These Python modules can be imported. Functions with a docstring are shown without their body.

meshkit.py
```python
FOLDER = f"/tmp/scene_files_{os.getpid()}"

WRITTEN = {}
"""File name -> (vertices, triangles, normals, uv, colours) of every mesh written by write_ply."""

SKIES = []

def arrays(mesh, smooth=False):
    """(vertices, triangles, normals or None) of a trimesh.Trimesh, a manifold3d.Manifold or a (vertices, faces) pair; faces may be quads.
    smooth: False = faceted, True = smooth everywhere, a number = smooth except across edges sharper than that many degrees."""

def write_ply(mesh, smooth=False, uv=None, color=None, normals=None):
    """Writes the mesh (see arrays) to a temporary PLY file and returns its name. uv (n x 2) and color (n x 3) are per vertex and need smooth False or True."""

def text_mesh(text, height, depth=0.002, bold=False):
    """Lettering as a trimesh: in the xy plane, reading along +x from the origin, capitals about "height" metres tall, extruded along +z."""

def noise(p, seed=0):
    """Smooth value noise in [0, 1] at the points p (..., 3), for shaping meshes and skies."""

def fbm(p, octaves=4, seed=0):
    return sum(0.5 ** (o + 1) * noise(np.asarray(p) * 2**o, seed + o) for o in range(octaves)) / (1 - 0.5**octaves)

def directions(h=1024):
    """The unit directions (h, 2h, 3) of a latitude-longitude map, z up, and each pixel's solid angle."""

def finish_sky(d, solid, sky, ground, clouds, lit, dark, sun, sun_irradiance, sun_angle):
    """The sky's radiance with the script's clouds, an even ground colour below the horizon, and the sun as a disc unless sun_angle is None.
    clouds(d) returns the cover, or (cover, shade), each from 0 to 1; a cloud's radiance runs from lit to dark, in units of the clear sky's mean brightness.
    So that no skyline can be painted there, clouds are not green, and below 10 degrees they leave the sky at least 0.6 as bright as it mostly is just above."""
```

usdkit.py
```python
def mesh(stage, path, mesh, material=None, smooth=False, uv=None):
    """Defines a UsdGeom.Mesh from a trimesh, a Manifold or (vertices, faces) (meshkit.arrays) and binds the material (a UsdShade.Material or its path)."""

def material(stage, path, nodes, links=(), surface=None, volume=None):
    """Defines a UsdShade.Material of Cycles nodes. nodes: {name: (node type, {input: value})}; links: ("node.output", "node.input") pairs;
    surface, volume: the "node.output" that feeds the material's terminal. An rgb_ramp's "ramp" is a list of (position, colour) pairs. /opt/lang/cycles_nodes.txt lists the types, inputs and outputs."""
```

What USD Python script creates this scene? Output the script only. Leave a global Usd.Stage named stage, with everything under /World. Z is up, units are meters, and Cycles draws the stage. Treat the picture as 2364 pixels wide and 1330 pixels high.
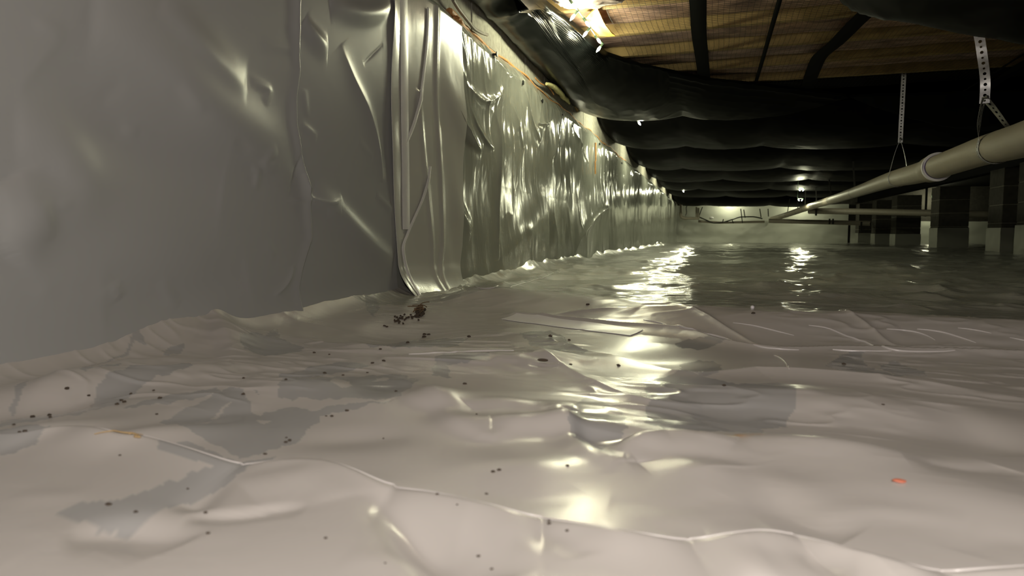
import math, random
import numpy as np
import trimesh, shapely
from shapely.geometry import Polygon
from pxr import Usd, UsdGeom, UsdLux, UsdShade, Sdf, Gf, Vt
import usdkit, meshkit

stage = Usd.Stage.CreateInMemory()
UsdGeom.SetStageUpAxis(stage, UsdGeom.Tokens.z)
UsdGeom.SetStageMetersPerUnit(stage, 1.0)
stage.DefinePrim('/World', 'Xform')
stage.DefinePrim('/World/Looks', 'Scope')
rng = np.random.default_rng(7)

# ------------------------------------------------------------------ camera
W_, H_, F_ = 2364.0, 1330.0, 1576.0
PITCH = math.atan(122.0 / F_)
YAW = math.atan(468.0 / F_ * math.cos(PITCH))
CAM = np.array([0.0, 0.0, 0.19])
fh = np.array([-math.sin(YAW), math.cos(YAW), 0.0])
RIGHT = np.array([math.cos(YAW), math.sin(YAW), 0.0])
FWD = fh * math.cos(PITCH) - np.array([0, 0, 1.0]) * math.sin(PITCH)
UP = fh * math.sin(PITCH) + np.array([0, 0, 1.0]) * math.cos(PITCH)
cam = UsdGeom.Camera.Define(stage, '/World/camera')
cam.CreateHorizontalApertureAttr(36.0)
cam.CreateVerticalApertureAttr(36.0 * H_ / W_)
cam.CreateFocalLengthAttr(36.0 * F_ / W_)
cam.CreateClippingRangeAttr(Gf.Vec2f(0.01, 200))
cam.CreateFStopAttr(9.0)
cam.CreateFocusDistanceAttr(2.0)
cam.CreateExposureAttr(0.0)
m4 = Gf.Matrix4d(*RIGHT, 0, *UP, 0, *(-FWD), 0, *CAM, 1)
UsdGeom.Xformable(cam).AddTransformOp().Set(m4)


def ray(px, py):
    return FWD + RIGHT * ((px - W_ / 2) / F_) - UP * ((py - H_ / 2) / F_)

def on_z(px, py, z=0.0):
    d = ray(px, py); return CAM + d * ((z - CAM[2]) / d[2])

def on_x(px, py, x=-0.95):
    d = ray(px, py); return CAM + d * ((x - CAM[0]) / d[0])

def on_y(px, py, y):
    d = ray(px, py); return CAM + d * ((y - CAM[1]) / d[1])

def at_depth(px, py, Z):
    return CAM + ray(px, py) * Z

def project(p):
    v = np.asarray(p, float) - CAM
    z = np.maximum(v @ FWD, 1e-4)
    return W_ / 2 + F_ * (v @ RIGHT) / z, H_ / 2 - F_ * (v @ UP) / z

# ------------------------------------------------------------------ lights
LED = (1.0, 1.0, 0.66)
def sphere_light(path, pos, radius, power, color):
    l = UsdLux.SphereLight.Define(stage, path)
    l.CreateRadiusAttr(radius); l.CreateIntensityAttr(power); l.CreateColorAttr(Gf.Vec3f(*color))
    l.CreateNormalizeAttr(True)
    UsdGeom.Xformable(l).AddTranslateOp().Set(Gf.Vec3d(*map(float, pos)))
    return l

# the photographer's lamp, held behind and above the camera
sphere_light('/World/inspection_lamp_light', (0.14, -0.18, 0.42), 0.03, 10.4, (1.0, 0.91, 0.855))
LED_POWER = 2.2

# ------------------------------------------------------------------ materials
MAT = {}
def mat(name, nodes, links, surface='p.BSDF'):
    MAT[name] = usdkit.material(stage, '/World/Looks/' + name, nodes, links, surface=surface)
    return MAT[name]

def plain(name, color, rough=0.5, metallic=0.0, noise=0.15, scale=30, bump=0.0, **kw):
    c0 = tuple(c * (1 - noise) for c in color); c1 = tuple(min(1, c * (1 + noise)) for c in color)
    nodes = {'g': ('geometry', {}), 'n': ('noise_texture', {'scale': scale, 'detail': 4}),
             'r': ('rgb_ramp', {'ramp': [(0.3, c0), (0.7, c1)]}),
             'p': ('principled_bsdf', {'roughness': rough, 'metallic': metallic, **kw})}
    links = [('g.position', 'n.vector'), ('n.fac', 'r.fac'), ('r.color', 'p.base_color')]
    if bump:
        nodes['b'] = ('bump', {'strength': bump, 'distance': 0.003})
        links += [('n.fac', 'b.height'), ('b.normal', 'p.normal')]
    return mat(name, nodes, links)

def liner_mat(name, color, wetcolor, rough, wetrough, stretch, bump, fine, dist=0.004):
    """white polyethylene sheet: colour, patches that cling wet to the ground (primvar wet), fine crinkle"""
    nodes = {'g': ('geometry', {}), 'a': ('attribute', {'attribute': 'wet'}), 'rust': ('attribute', {'attribute': 'rust'}),
             'm': ('mapping', {'scale': stretch}), 'm2': ('mapping', {'scale': tuple(s * 3.1 for s in stretch)}),
             'n': ('noise_texture', {'scale': 1.0, 'detail': 3, 'roughness': 0.5, 'distortion': 0.8}),
             'n2': ('noise_texture', {'scale': 1.0, 'detail': 2, 'distortion': 1.0}),
             'n3': ('noise_texture', {'scale': 4.0, 'detail': 4}), 'nk': ('noise_texture', {'scale': 2.6, 'detail': 2}),
             'km': ('map_range', {'from_min': 0.45, 'from_max': 0.62, 'to_min': 0.12, 'to_max': 1.0, 'clamp': True}), 'kx': ('math', {'math_type': 'multiply'}),
             'tone': ('mix', {'color1': tuple(c * 0.93 for c in color), 'color2': color}),
             'mx': ('mix', {'color2': wetcolor}), 'mr': ('mix', {'color2': (0.55, 0.30, 0.10)}),
             'rr': ('map_range', {'from_min': 0, 'from_max': 1, 'to_min': rough, 'to_max': wetrough}),
             'b': ('bump', {'strength': bump, 'distance': dist}),
             'b2': ('bump', {'strength': fine, 'distance': dist * 0.35}),
             'p': ('principled_bsdf', {'specular_ior_level': 0.5})}
    links = [('g.position', 'm.vector'), ('g.position', 'm2.vector'), ('m.vector', 'n.vector'), ('m2.vector', 'n2.vector'), ('g.position', 'n3.vector'),
             ('n3.fac', 'tone.fac'), ('tone.color', 'mx.color1'), ('a.fac', 'mx.fac'), ('mx.color', 'mr.color1'), ('rust.fac', 'mr.fac'), ('mr.color', 'p.base_color'),
             ('a.fac', 'rr.value'), ('rr.result', 'p.roughness'),
             ('n.fac', 'b.height'), ('g.position', 'nk.vector'), ('nk.fac', 'km.value'), ('km.result', 'kx.value1'), ('n2.fac', 'kx.value2'), ('kx.value', 'b2.height'), ('b.normal', 'b2.normal'), ('b2.normal', 'p.normal')]
    return mat(name, nodes, links)

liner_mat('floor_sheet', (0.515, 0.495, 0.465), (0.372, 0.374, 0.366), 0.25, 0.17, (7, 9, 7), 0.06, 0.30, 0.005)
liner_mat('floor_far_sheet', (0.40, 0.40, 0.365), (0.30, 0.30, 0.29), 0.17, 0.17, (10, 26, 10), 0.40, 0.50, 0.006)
liner_mat('near_wall_sheet', (0.375, 0.385, 0.375), (0.3, 0.3, 0.3), 0.33, 0.3, (5, 5, 3), 0.10, 0.02)
liner_mat('overlap_sheet', (0.58, 0.58, 0.53), (0.3, 0.3, 0.3), 0.24, 0.24, (8, 9, 4), 0.25, 0.1)
liner_mat('wall_sheet', (0.34, 0.35, 0.31), (0.3, 0.3, 0.3), 0.15, 0.15, (6, 9, 4), 0.40, 0.22, 0.006)
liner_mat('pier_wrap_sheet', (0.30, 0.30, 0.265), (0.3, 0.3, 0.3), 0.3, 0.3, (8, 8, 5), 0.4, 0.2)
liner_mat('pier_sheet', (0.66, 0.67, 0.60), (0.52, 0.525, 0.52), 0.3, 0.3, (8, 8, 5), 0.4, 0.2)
plain('hem_sheet', (0.56, 0.54, 0.52), 0.25, noise=0.02)
plain('white_tape', (0.80, 0.79, 0.77), 0.3, noise=0.03)
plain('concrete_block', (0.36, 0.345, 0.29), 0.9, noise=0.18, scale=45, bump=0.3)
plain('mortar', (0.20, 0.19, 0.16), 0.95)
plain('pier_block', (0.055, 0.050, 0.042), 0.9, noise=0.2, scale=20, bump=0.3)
plain('black_poly', (0.003, 0.0035, 0.0035), 0.26, noise=0.3, scale=6, bump=0.15, specular_ior_level=0.14)
plain('black_poly_dull', (0.0015, 0.0015, 0.0015), 0.50, noise=0.3, scale=6, bump=0.1, specular_ior_level=0.04)
plain('joist_wood', (0.32, 0.22, 0.09), 0.8, noise=0.2, scale=14)
plain('subfloor', (0.30, 0.22, 0.13), 0.9)
plain('netting', (0.015, 0.013, 0.012), 0.7)
plain('strap_black', (0.003, 0.003, 0.003), 0.7, specular_ior_level=0.05)
plain('pvc', (0.30, 0.265, 0.205), 0.5, noise=0.04, scale=8)
plain('pvc_white', (0.80, 0.78, 0.80), 0.3, noise=0.02)
plain('pvc_dim', (0.30, 0.27, 0.22), 0.45, noise=0.05)
plain('purple_primer', (0.10, 0.06, 0.22), 0.4, noise=0.1)
plain('galvanized', (0.36, 0.36, 0.34), 0.36, 0.85, noise=0.2, scale=60)
plain('dark_wire', (0.03, 0.03, 0.025), 0.5)
plain('green_wire', (0.03, 0.05, 0.03), 0.5)
plain('dirt', (0.06, 0.045, 0.03), 0.95)
plain('root', (0.16, 0.10, 0.05), 0.9)
plain('dry_grass', (0.42, 0.30, 0.15), 0.8)
plain('orange_sealant', (0.62, 0.30, 0.10), 0.6, noise=0.15, scale=60)
plain('orange_chip', (0.62, 0.20, 0.12), 0.5)
plain('blue_plastic', (0.03, 0.05, 0.22), 0.4)
plain('yellow_foam', (0.66, 0.62, 0.30), 0.8, noise=0.15, scale=40)
plain('nail_steel', (0.03, 0.03, 0.03), 0.45, 0.4)
plain('glass_clear', (0.85, 0.88, 0.85), 0.1)
# fibreglass batt: brown-pink glass wool under a crinkled facing
mat('batt', {'g': ('geometry', {}), 'm': ('mapping', {'scale': (5, 18, 5)}), 'n': ('noise_texture', {'scale': 1.0, 'detail': 6, 'roughness': 0.65, 'distortion': 0.6}),
             'n2': ('noise_texture', {'scale': 2.2, 'detail': 3}),
             'r': ('rgb_ramp', {'ramp': [(0.32, (0.12, 0.075, 0.068)), (0.5, (0.32, 0.215, 0.195)), (0.68, (0.58, 0.42, 0.37))]}),
             'r2': ('rgb_ramp', {'ramp': [(0.4, (0.9, 0.85, 0.82)), (0.7, (1.0, 0.86, 0.55))]}),
             'mu': ('mix', {'mix_type': 'multiply', 'fac': 1.0}), 'b': ('bump', {'strength': 0.6, 'distance': 0.01}),
             'p': ('principled_bsdf', {'roughness': 0.6})},
    [('g.position', 'm.vector'), ('m.vector', 'n.vector'), ('g.position', 'n2.vector'), ('n.fac', 'r.fac'), ('n2.fac', 'r2.fac'),
     ('r.color', 'mu.color1'), ('r2.color', 'mu.color2'), ('mu.color', 'p.base_color'), ('n.fac', 'b.height'), ('b.normal', 'p.normal')])
plain('kraft_flap', (0.75, 0.42, 0.08), 0.6, noise=0.2, scale=25)
plain('pink_wool', (0.42, 0.33, 0.30), 0.9, noise=0.2, scale=60, bump=0.4)
mat('led_glow', {'e': ('emission', {'color': (1.0, 1.0, 0.80), 'strength': 60.0})}, [], surface='e.emission')

# ------------------------------------------------------------------ prims
USED = {}
def numbered(base):
    n = USED.get(base, 0); USED[base] = n + 1
    return base if n == 0 else f'{base}_{n:03d}'

def tag(prim, label=None, category=None, group=None, kind=None):
    for k, v in (('label', label), ('category', category), ('group', group), ('kind', kind)):
        if v: prim.SetCustomDataByKey(k, v)
    return prim

def obj(name, mesh, m, parent='/World', smooth=30, **kw):
    path = numbered(f'{parent}/{name}')
    prim = usdkit.mesh(stage, path, mesh, MAT[m], smooth=smooth).GetPrim()
    UsdGeom.Mesh(prim).CreateDoubleSidedAttr(True)
    tag(prim, **kw)
    return path

def thing(name, label, category, group=None, kind=None):
    path = numbered(f'/World/{name}')
    p = UsdGeom.Xform.Define(stage, path).GetPrim()
    tag(p, label, category, group, kind)
    return path

def primvar(path, name, values):
    UsdGeom.PrimvarsAPI(stage.GetPrimAtPath(path)).CreatePrimvar(name, Sdf.ValueTypeNames.FloatArray, 'vertex').Set(Vt.FloatArray.FromNumpy(np.asarray(values, np.float32)))

def grid_faces(nu, nv, close_u=False):
    i = np.arange(nu - (0 if close_u else 1)); j = np.arange(nv - 1)
    I, J = np.meshgrid(i, j, indexing='ij'); I2 = (I + 1) % nu
    a, b, c, d = I * nv + J, I2 * nv + J, I2 * nv + J + 1, I * nv + J + 1
    return np.stack([a, b, c, d], -1).reshape(-1, 4)

def grid_mesh(P):
    nu, nv = P.shape[:2]
    return (P.reshape(-1, 3), grid_faces(nu, nv))

def slab(P, t):
    """closed sheet: the grid P (nu, nv, 3) with a second face shifted by the vector t"""
    nu, nv = P.shape[:2]; n = nu * nv
    v = np.vstack([P.reshape(-1, 3), P.reshape(-1, 3) + np.asarray(t)])
    f = grid_faces(nu, nv); fb = f[:, ::-1] + n
    idx = np.arange(n).reshape(nu, nv)
    rim = np.concatenate([idx[:, 0], idx[-1, 1:], idx[-2::-1, -1], idx[0, -2:0:-1]])
    r2 = np.roll(rim, -1)
    fr = np.stack([rim, rim + n, r2 + n, r2], -1)
    return (v, np.vstack([f, fb, fr]))

def box(c, s, rz=0.0, bevel=0.0):
    b = trimesh.creation.box(s)
    if bevel:
        import manifold3d as md
        hx, hy, hz = [x / 2 - bevel for x in s]
        pts = np.array([[sx * (hx + (bevel if k == 0 else 0)), sy * (hy + (bevel if k == 1 else 0)), sz * (hz + (bevel if k == 2 else 0))]
                        for sx in (-1, 1) for sy in (-1, 1) for sz in (-1, 1) for k in range(3)])
        b = trimesh.Trimesh(pts).convex_hull
    if rz: b.apply_transform(trimesh.transformations.rotation_matrix(rz, [0, 0, 1]))
    b.apply_translation(c); return b

def join(ms):
    return trimesh.util.concatenate([m if isinstance(m, trimesh.Trimesh) else tri(m) for m in ms])

def tri(m):
    v, f, _ = meshkit.arrays(m); return trimesh.Trimesh(v, f, process=False)

def resample(pts, n):
    pts = np.asarray(pts, float)
    s = np.r_[0, np.cumsum(np.linalg.norm(np.diff(pts, axis=0), axis=1))]
    from scipy.interpolate import PchipInterpolator
    return PchipInterpolator(s, pts)(np.linspace(0, s[-1], n))

def tube(pts, r, seg=10, cap=True):
    pts = np.asarray(pts, float); n = len(pts)
    r = np.broadcast_to(np.asarray(r, float), (n,))
    t = np.gradient(pts, axis=0); t /= np.linalg.norm(t, axis=1, keepdims=True) + 1e-12
    ref = np.array([0, 0, 1.0]) if abs(t[0, 2]) < 0.9 else np.array([1.0, 0, 0])
    u = np.cross(t[0], ref); u /= np.linalg.norm(u)
    out = []
    for i in range(n):
        u = u - t[i] * (u @ t[i]); u /= np.linalg.norm(u) + 1e-12
        w = np.cross(t[i], u)
        a = np.linspace(0, 2 * np.pi, seg, endpoint=False)
        out.append(pts[i] + r[i] * (np.cos(a)[:, None] * u + np.sin(a)[:, None] * w))
    V = np.vstack(out); F = []
    for i in range(n - 1):
        k = np.arange(seg); k2 = (k + 1) % seg
        F.append(np.stack([i * seg + k, i * seg + k2, (i + 1) * seg + k2, (i + 1) * seg + k], -1))
    F = np.vstack(F)
    F = np.vstack([F[:, [0, 1, 2]], F[:, [0, 2, 3]]])
    if cap:
        V = np.vstack([V, pts[:1], pts[-1:]]); c0, c1 = len(V) - 2, len(V) - 1
        k = np.arange(seg); k2 = (k + 1) % seg
        F = np.vstack([F, np.stack([np.full(seg, c0), k2, k], -1), np.stack([np.full(seg, c1), (n - 1) * seg + k, (n - 1) * seg + k2], -1)])
    return trimesh.Trimesh(V, F, process=False)

# ------------------------------------------------------------------ relief features, stated as lines on the floor and on the wall
def seg_dist(Q, poly):
    """distance of points Q (n,2) to the polyline, position 0..1 along it, and the nearest point"""
    poly = np.asarray(poly, float)
    L = np.linalg.norm(np.diff(poly, axis=0), axis=1); S = np.r_[0, np.cumsum(L)]
    best = np.full(len(Q), 1e9); s = np.zeros(len(Q)); near = np.zeros((len(Q), 2)); side = np.zeros(len(Q))
    for a, b, l, s0 in zip(poly[:-1], poly[1:], L, S):
        d = (b - a) / max(l, 1e-9)
        t = np.clip((Q - a) @ d, 0, l)
        c = a + t[:, None] * d
        v = Q - c
        dist = np.hypot(v[:, 0], v[:, 1])
        ok = dist < best
        best[ok] = dist[ok]; s[ok] = (s0 + t[ok]) / S[-1]; near[ok] = c[ok]
        side[ok] = np.sign(d[0] * v[ok, 1] - d[1] * v[ok, 0])
    return best, s, side

def smooth_poly(p, n=24):
    return resample(p, n) if len(p) > 2 else np.asarray(p, float)

def add_ridges(Q, h, ridges, conv):
    for pts, height, wl, wr, shape, taper in ridges:
        poly = smooth_poly([conv(*p) for p in pts])
        pad = 3 * max(wl, wr)
        lo, hi = poly.min(0) - pad, poly.max(0) + pad
        k = np.nonzero(np.all((Q >= lo) & (Q <= hi), axis=1))[0]
        if not len(k): continue
        d, s, side = seg_dist(Q[k], poly)
        w = np.where(side > 0, wl, wr)
        u = d / w
        prof = np.exp(-u * u) if shape == 'soft' else np.exp(-np.abs(u) * 1.6) if shape == 'sharp' else np.maximum(0, 1 - u) ** 2
        e = np.sin(np.pi * np.clip(s, 0, 1)) ** 0.6 if taper else 1.0
        h[k] += height * prof * e
    return h

def fl(px, py): return on_z(px, py)[:2]
def wl_(px, py): return on_x(px, py)[1:]

# left of a line drawn left-to-right on the photo is the far side on the floor.
# (points, height, width on the far side, width on the near side, shape, taper)
FLOOR_MOUNDS = [  # px, py, radius across, radius along the view, height
    (440, 790, 0.16, 0.10, 0.030), (280, 880, 0.12, 0.06, 0.022), (60, 930, 0.10, 0.05, -0.03),
    (905, 760, 0.14, 0.14, -0.035), (560, 800, 0.16, 0.12, -0.012),
    (1080, 690, 0.20, 0.16, 0.02), (1180, 840, 0.18, 0.05, 0.018), (700, 900, 0.12, 0.06, 0.012),
    (1000, 930, 0.10, 0.05, 0.016), (1230, 985, 0.07, 0.03, 0.018), (1550, 1040, 0.06, 0.03, 0.016),
    (1390, 1010, 0.05, 0.03, -0.012), (1700, 960, 0.10, 0.05, -0.008), (1900, 930, 0.16, 0.06, 0.016),
    (1950, 1060, 0.08, 0.04, 0.012), (2150, 1000, 0.10, 0.05, -0.008), (1700, 1120, 0.06, 0.03, 0.006),
    (1240, 1080, 0.06, 0.04, 0.008), (2200, 1150, 0.10, 0.05, 0.010), (820, 1010, 0.05, 0.03, -0.006),
    (1500, 830, 0.10, 0.08, -0.015), (2000, 880, 0.2, 0.08, 0.012), (1620, 1090, 0.035, 0.02, 0.006),
    (350, 1010, 0.06, 0.03, 0.012), (100, 1000, 0.06, 0.03, 0.012), (480, 960, 0.06, 0.03, -0.004),
]
FLOOR_RIDGES = [
    # base of the wall: cove folds
    ([(350, 768), (430, 750), (490, 765), (530, 800), (545, 838)], 0.020, 0.03, 0.02, 'soft', True),
    ([(0, 962), (130, 892), (270, 845), (400, 830), (545, 840)], 0.014, 0.02, 0.03, 'sharp', True),
    ([(300, 915), (480, 862), (660, 825), (900, 815)], 0.010, 0.02, 0.05, 'sharp', True),
    ([(690, 775), (780, 800), (900, 820), (1060, 815), (1190, 808)], 0.016, 0.01, 0.05, 'sharp', True),
    ([(1190, 808), (1280, 850), (1400, 905), (1500, 930), (1620, 940)], 0.014, 0.04, 0.02, 'sharp', True),
    ([(1100, 760), (1250, 790), (1450, 845), (1600, 880), (1760, 870), (1900, 880), (2364, 930)], 0.014, 0.015, 0.05, 'sharp', True),
    ([(560, 870), (640, 890), (760, 905), (930, 925)], 0.006, 0.02, 0.04, 'soft', True),
    # dune-like folds in the middle
    ([(930, 880), (1010, 930), (1060, 985), (1130, 1012), (1195, 985)], 0.012, 0.02, 0.012, 'sharp', True),
    ([(1295, 930), (1315, 1000), (1370, 1058), (1440, 1078), (1472, 1076)], 0.014, 0.01, 0.015, 'sharp', True),
    ([(1472, 1076), (1452, 1050), (1480, 1032), (1540, 1022), (1700, 1040)], 0.014, 0.012, 0.015, 'sharp', True),
    ([(1080, 950), (1200, 940), (1300, 955)], 0.008, 0.015, 0.02, 'soft', True),
    ([(1610, 1020), (1760, 1030), (1950, 1050), (2150, 1080)], 0.010, 0.02, 0.02, 'soft', True),
    ([(1760, 1010), (1900, 1024), (2010, 1030)], -0.006, 0.01, 0.012, 'soft', True),
    ([(2170, 945), (2260, 1000), (2364, 1045)], -0.012, 0.02, 0.03, 'soft', True),
    ([(2080, 1075), (2230, 1085), (2320, 1080)], -0.008, 0.014, 0.02, 'soft', True),
    ([(1690, 1090), (1770, 1140), (1850, 1200), (1960, 1245)], -0.010, 0.018, 0.022, 'soft', True),
    ([(880, 900), (1000, 955), (1110, 965)], -0.006, 0.015, 0.02, 'soft', True),
    # rolled, taped seam across the floor on the right
    ([(1130, 700), (1330, 725), (1560, 752), (1800, 770), (2050, 780), (2364, 800), (2700, 825)], 0.050, 0.10, 0.10, 'soft', False),
    ([(1190, 735), (1400, 760), (1560, 775), (1690, 800), (1790, 812), (2000, 815), (2364, 832), (2600, 845)], 0.012, 0.010, 0.03, 'sharp', False),
    ([(1480, 738), (1600, 760), (1700, 787), (1780, 806), (1850, 808)], 0.006, 0.009, 0.010, 'sharp', True),
    ([(1862, 751), (1905, 756), (1960, 778), (2010, 793), (2080, 812), (2200, 812)], 0.006, 0.009, 0.010, 'sharp', True),
    ([(2045, 760), (2105, 765), (2160, 786)], 0.0055, 0.008, 0.009, 'sharp', True),
    ([(2115, 760), (2170, 766), (2255, 792)], 0.0055, 0.008, 0.009, 'sharp', True),
    ([(2210, 757), (2290, 770), (2364, 788)], 0.0045, 0.008, 0.009, 'sharp', True),
    ([(1690, 745), (1760, 758), (1835, 774)], 0.004, 0.006, 0.008, 'sharp', True),
    # flatter laps further off
    ([(1600, 664), (1740, 665), (1760, 672), (1900, 667), (2364, 690)], 0.022, 0.05, 0.05, 'sharp', True),
    ([(1590, 690), (1800, 695), (2100, 690), (2364, 720)], 0.014, 0.06, 0.06, 'sharp', True),
    ([(1600, 640), (1800, 640), (2100, 650)], 0.012, 0.08, 0.08, 'sharp', True),
    ([(1050, 662), (1110, 668), (1170, 663), (1290, 632), (1330, 618)], 0.025, 0.03, 0.04, 'sharp', True),
]
for k in range(26):   # long lazy creases lying across the floor
    r_ = np.random.default_rng(100 + k)
    y = 850 + 470 * r_.random() ** 1.2; x = -100 + 2500 * r_.random(); l = 120 + 260 * r_.random()
    FLOOR_RIDGES.append(([(x, y), (x + l / 2, y + r_.normal() * 14), (x + l, y + (r_.random() - 0.3) * 40)], (r_.random() - 0.4) * 0.004, 0.012, 0.012, 'soft', True))
for k in range(60):   # and on the shaded sheet beyond
    r_ = np.random.default_rng(300 + k)
    y = 585 + 160 * r_.random(); x = 1150 + 1300 * r_.random(); l = 60 + 200 * r_.random()
    sc = 1576 * 0.19 / (y - 543)
    FLOOR_RIDGES.append(([(x, y), (x + l / 2, y + r_.normal() * 3), (x + l, y + r_.normal() * 6)], (0.003 + 0.006 * r_.random()) * min(1.6, sc / 1.5), 0.02 * sc, 0.02 * sc, 'sharp', True))

FLOOR_MOUNDS = [(a, b, c, d, e * 0.75) for a, b, c, d, e in FLOOR_MOUNDS]
FLOOR_RIDGES = [(p, h_ * (0.55 if p[0][1] > 800 else 0.8), wf_ * 1.15, wn_ * 1.15, 'soft' if p[0][1] > 840 else sh_, t_) for p, h_, wf_, wn_, sh_, t_ in FLOOR_RIDGES]
def floor_height(x, y):
    """height of the liner over the plane z = 0"""
    Q = np.stack([x, y], -1); n = len(x); R = np.hypot(x, y)
    h = np.zeros(n)
    for px, py, ra, rl, hh in FLOOR_MOUNDS:
        c = fl(px, py); d = c / np.linalg.norm(c); t = np.array([-d[1], d[0]])
        v = Q - c
        h += hh * np.exp(-((v @ t) / ra) ** 2 - ((v @ d) / rl) ** 2)
    h = add_ridges(Q, h, FLOOR_RIDGES, fl)
    p3 = np.stack([x, y, 0 * x], -1)
    h += 0.012 * (meshkit.fbm(p3 * 2.3, 3, 5) - 0.5) * np.clip(R / 1.2 - 0.3, 0.1, 2.0)
    far = np.clip((R - 1.2) / 1.5, 0, 1)
    rid = 1 - np.abs(2 * meshkit.fbm(np.stack([x * 1.6, y * 2.2, 0 * x], -1), 4, 11) - 1) * 2
    h += far * 0.016 * np.clip(rid, 0, 1) ** 3
    fine = meshkit.fbm(np.stack([x * 9, y * 14, 0 * x], -1), 3, 21)
    h += far * 0.004 * (1 - np.abs(2 * fine - 1) * 2) * np.clip(1 - R / 20, 0.3, 1)
    mid = np.clip((R - 0.55) / 0.3, 0, 1) * np.clip((2.4 - R) / 0.6, 0, 1)
    mk = np.clip(4 * meshkit.noise(np.stack([x * 3.1, y * 4.0, 0 * x], -1), 55) - 1.7, 0, 1)
    ck = 1 - np.abs(2 * meshkit.fbm(np.stack([x * 13 + y * 5, y * 30, 0 * x], -1), 2, 57) - 1) * 2.2
    h += mid * mk * 0.0022 * np.clip(ck, 0, 1) ** 1.5
    # the sheet turns up against the block wall
    e = np.clip((x + 0.95) / 0.10, 0, 1)
    h += 0.05 * (1 - e) ** 2
    wv = meshkit.noise(np.stack([y * 3.2, 0 * y, 0 * y], -1), 3)
    h += np.exp(-((x + 0.93) / 0.06) ** 2) * 0.035 * wv ** 2 * np.clip((R - 2.0) / 1.0, 0, 1)
    return h

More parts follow.
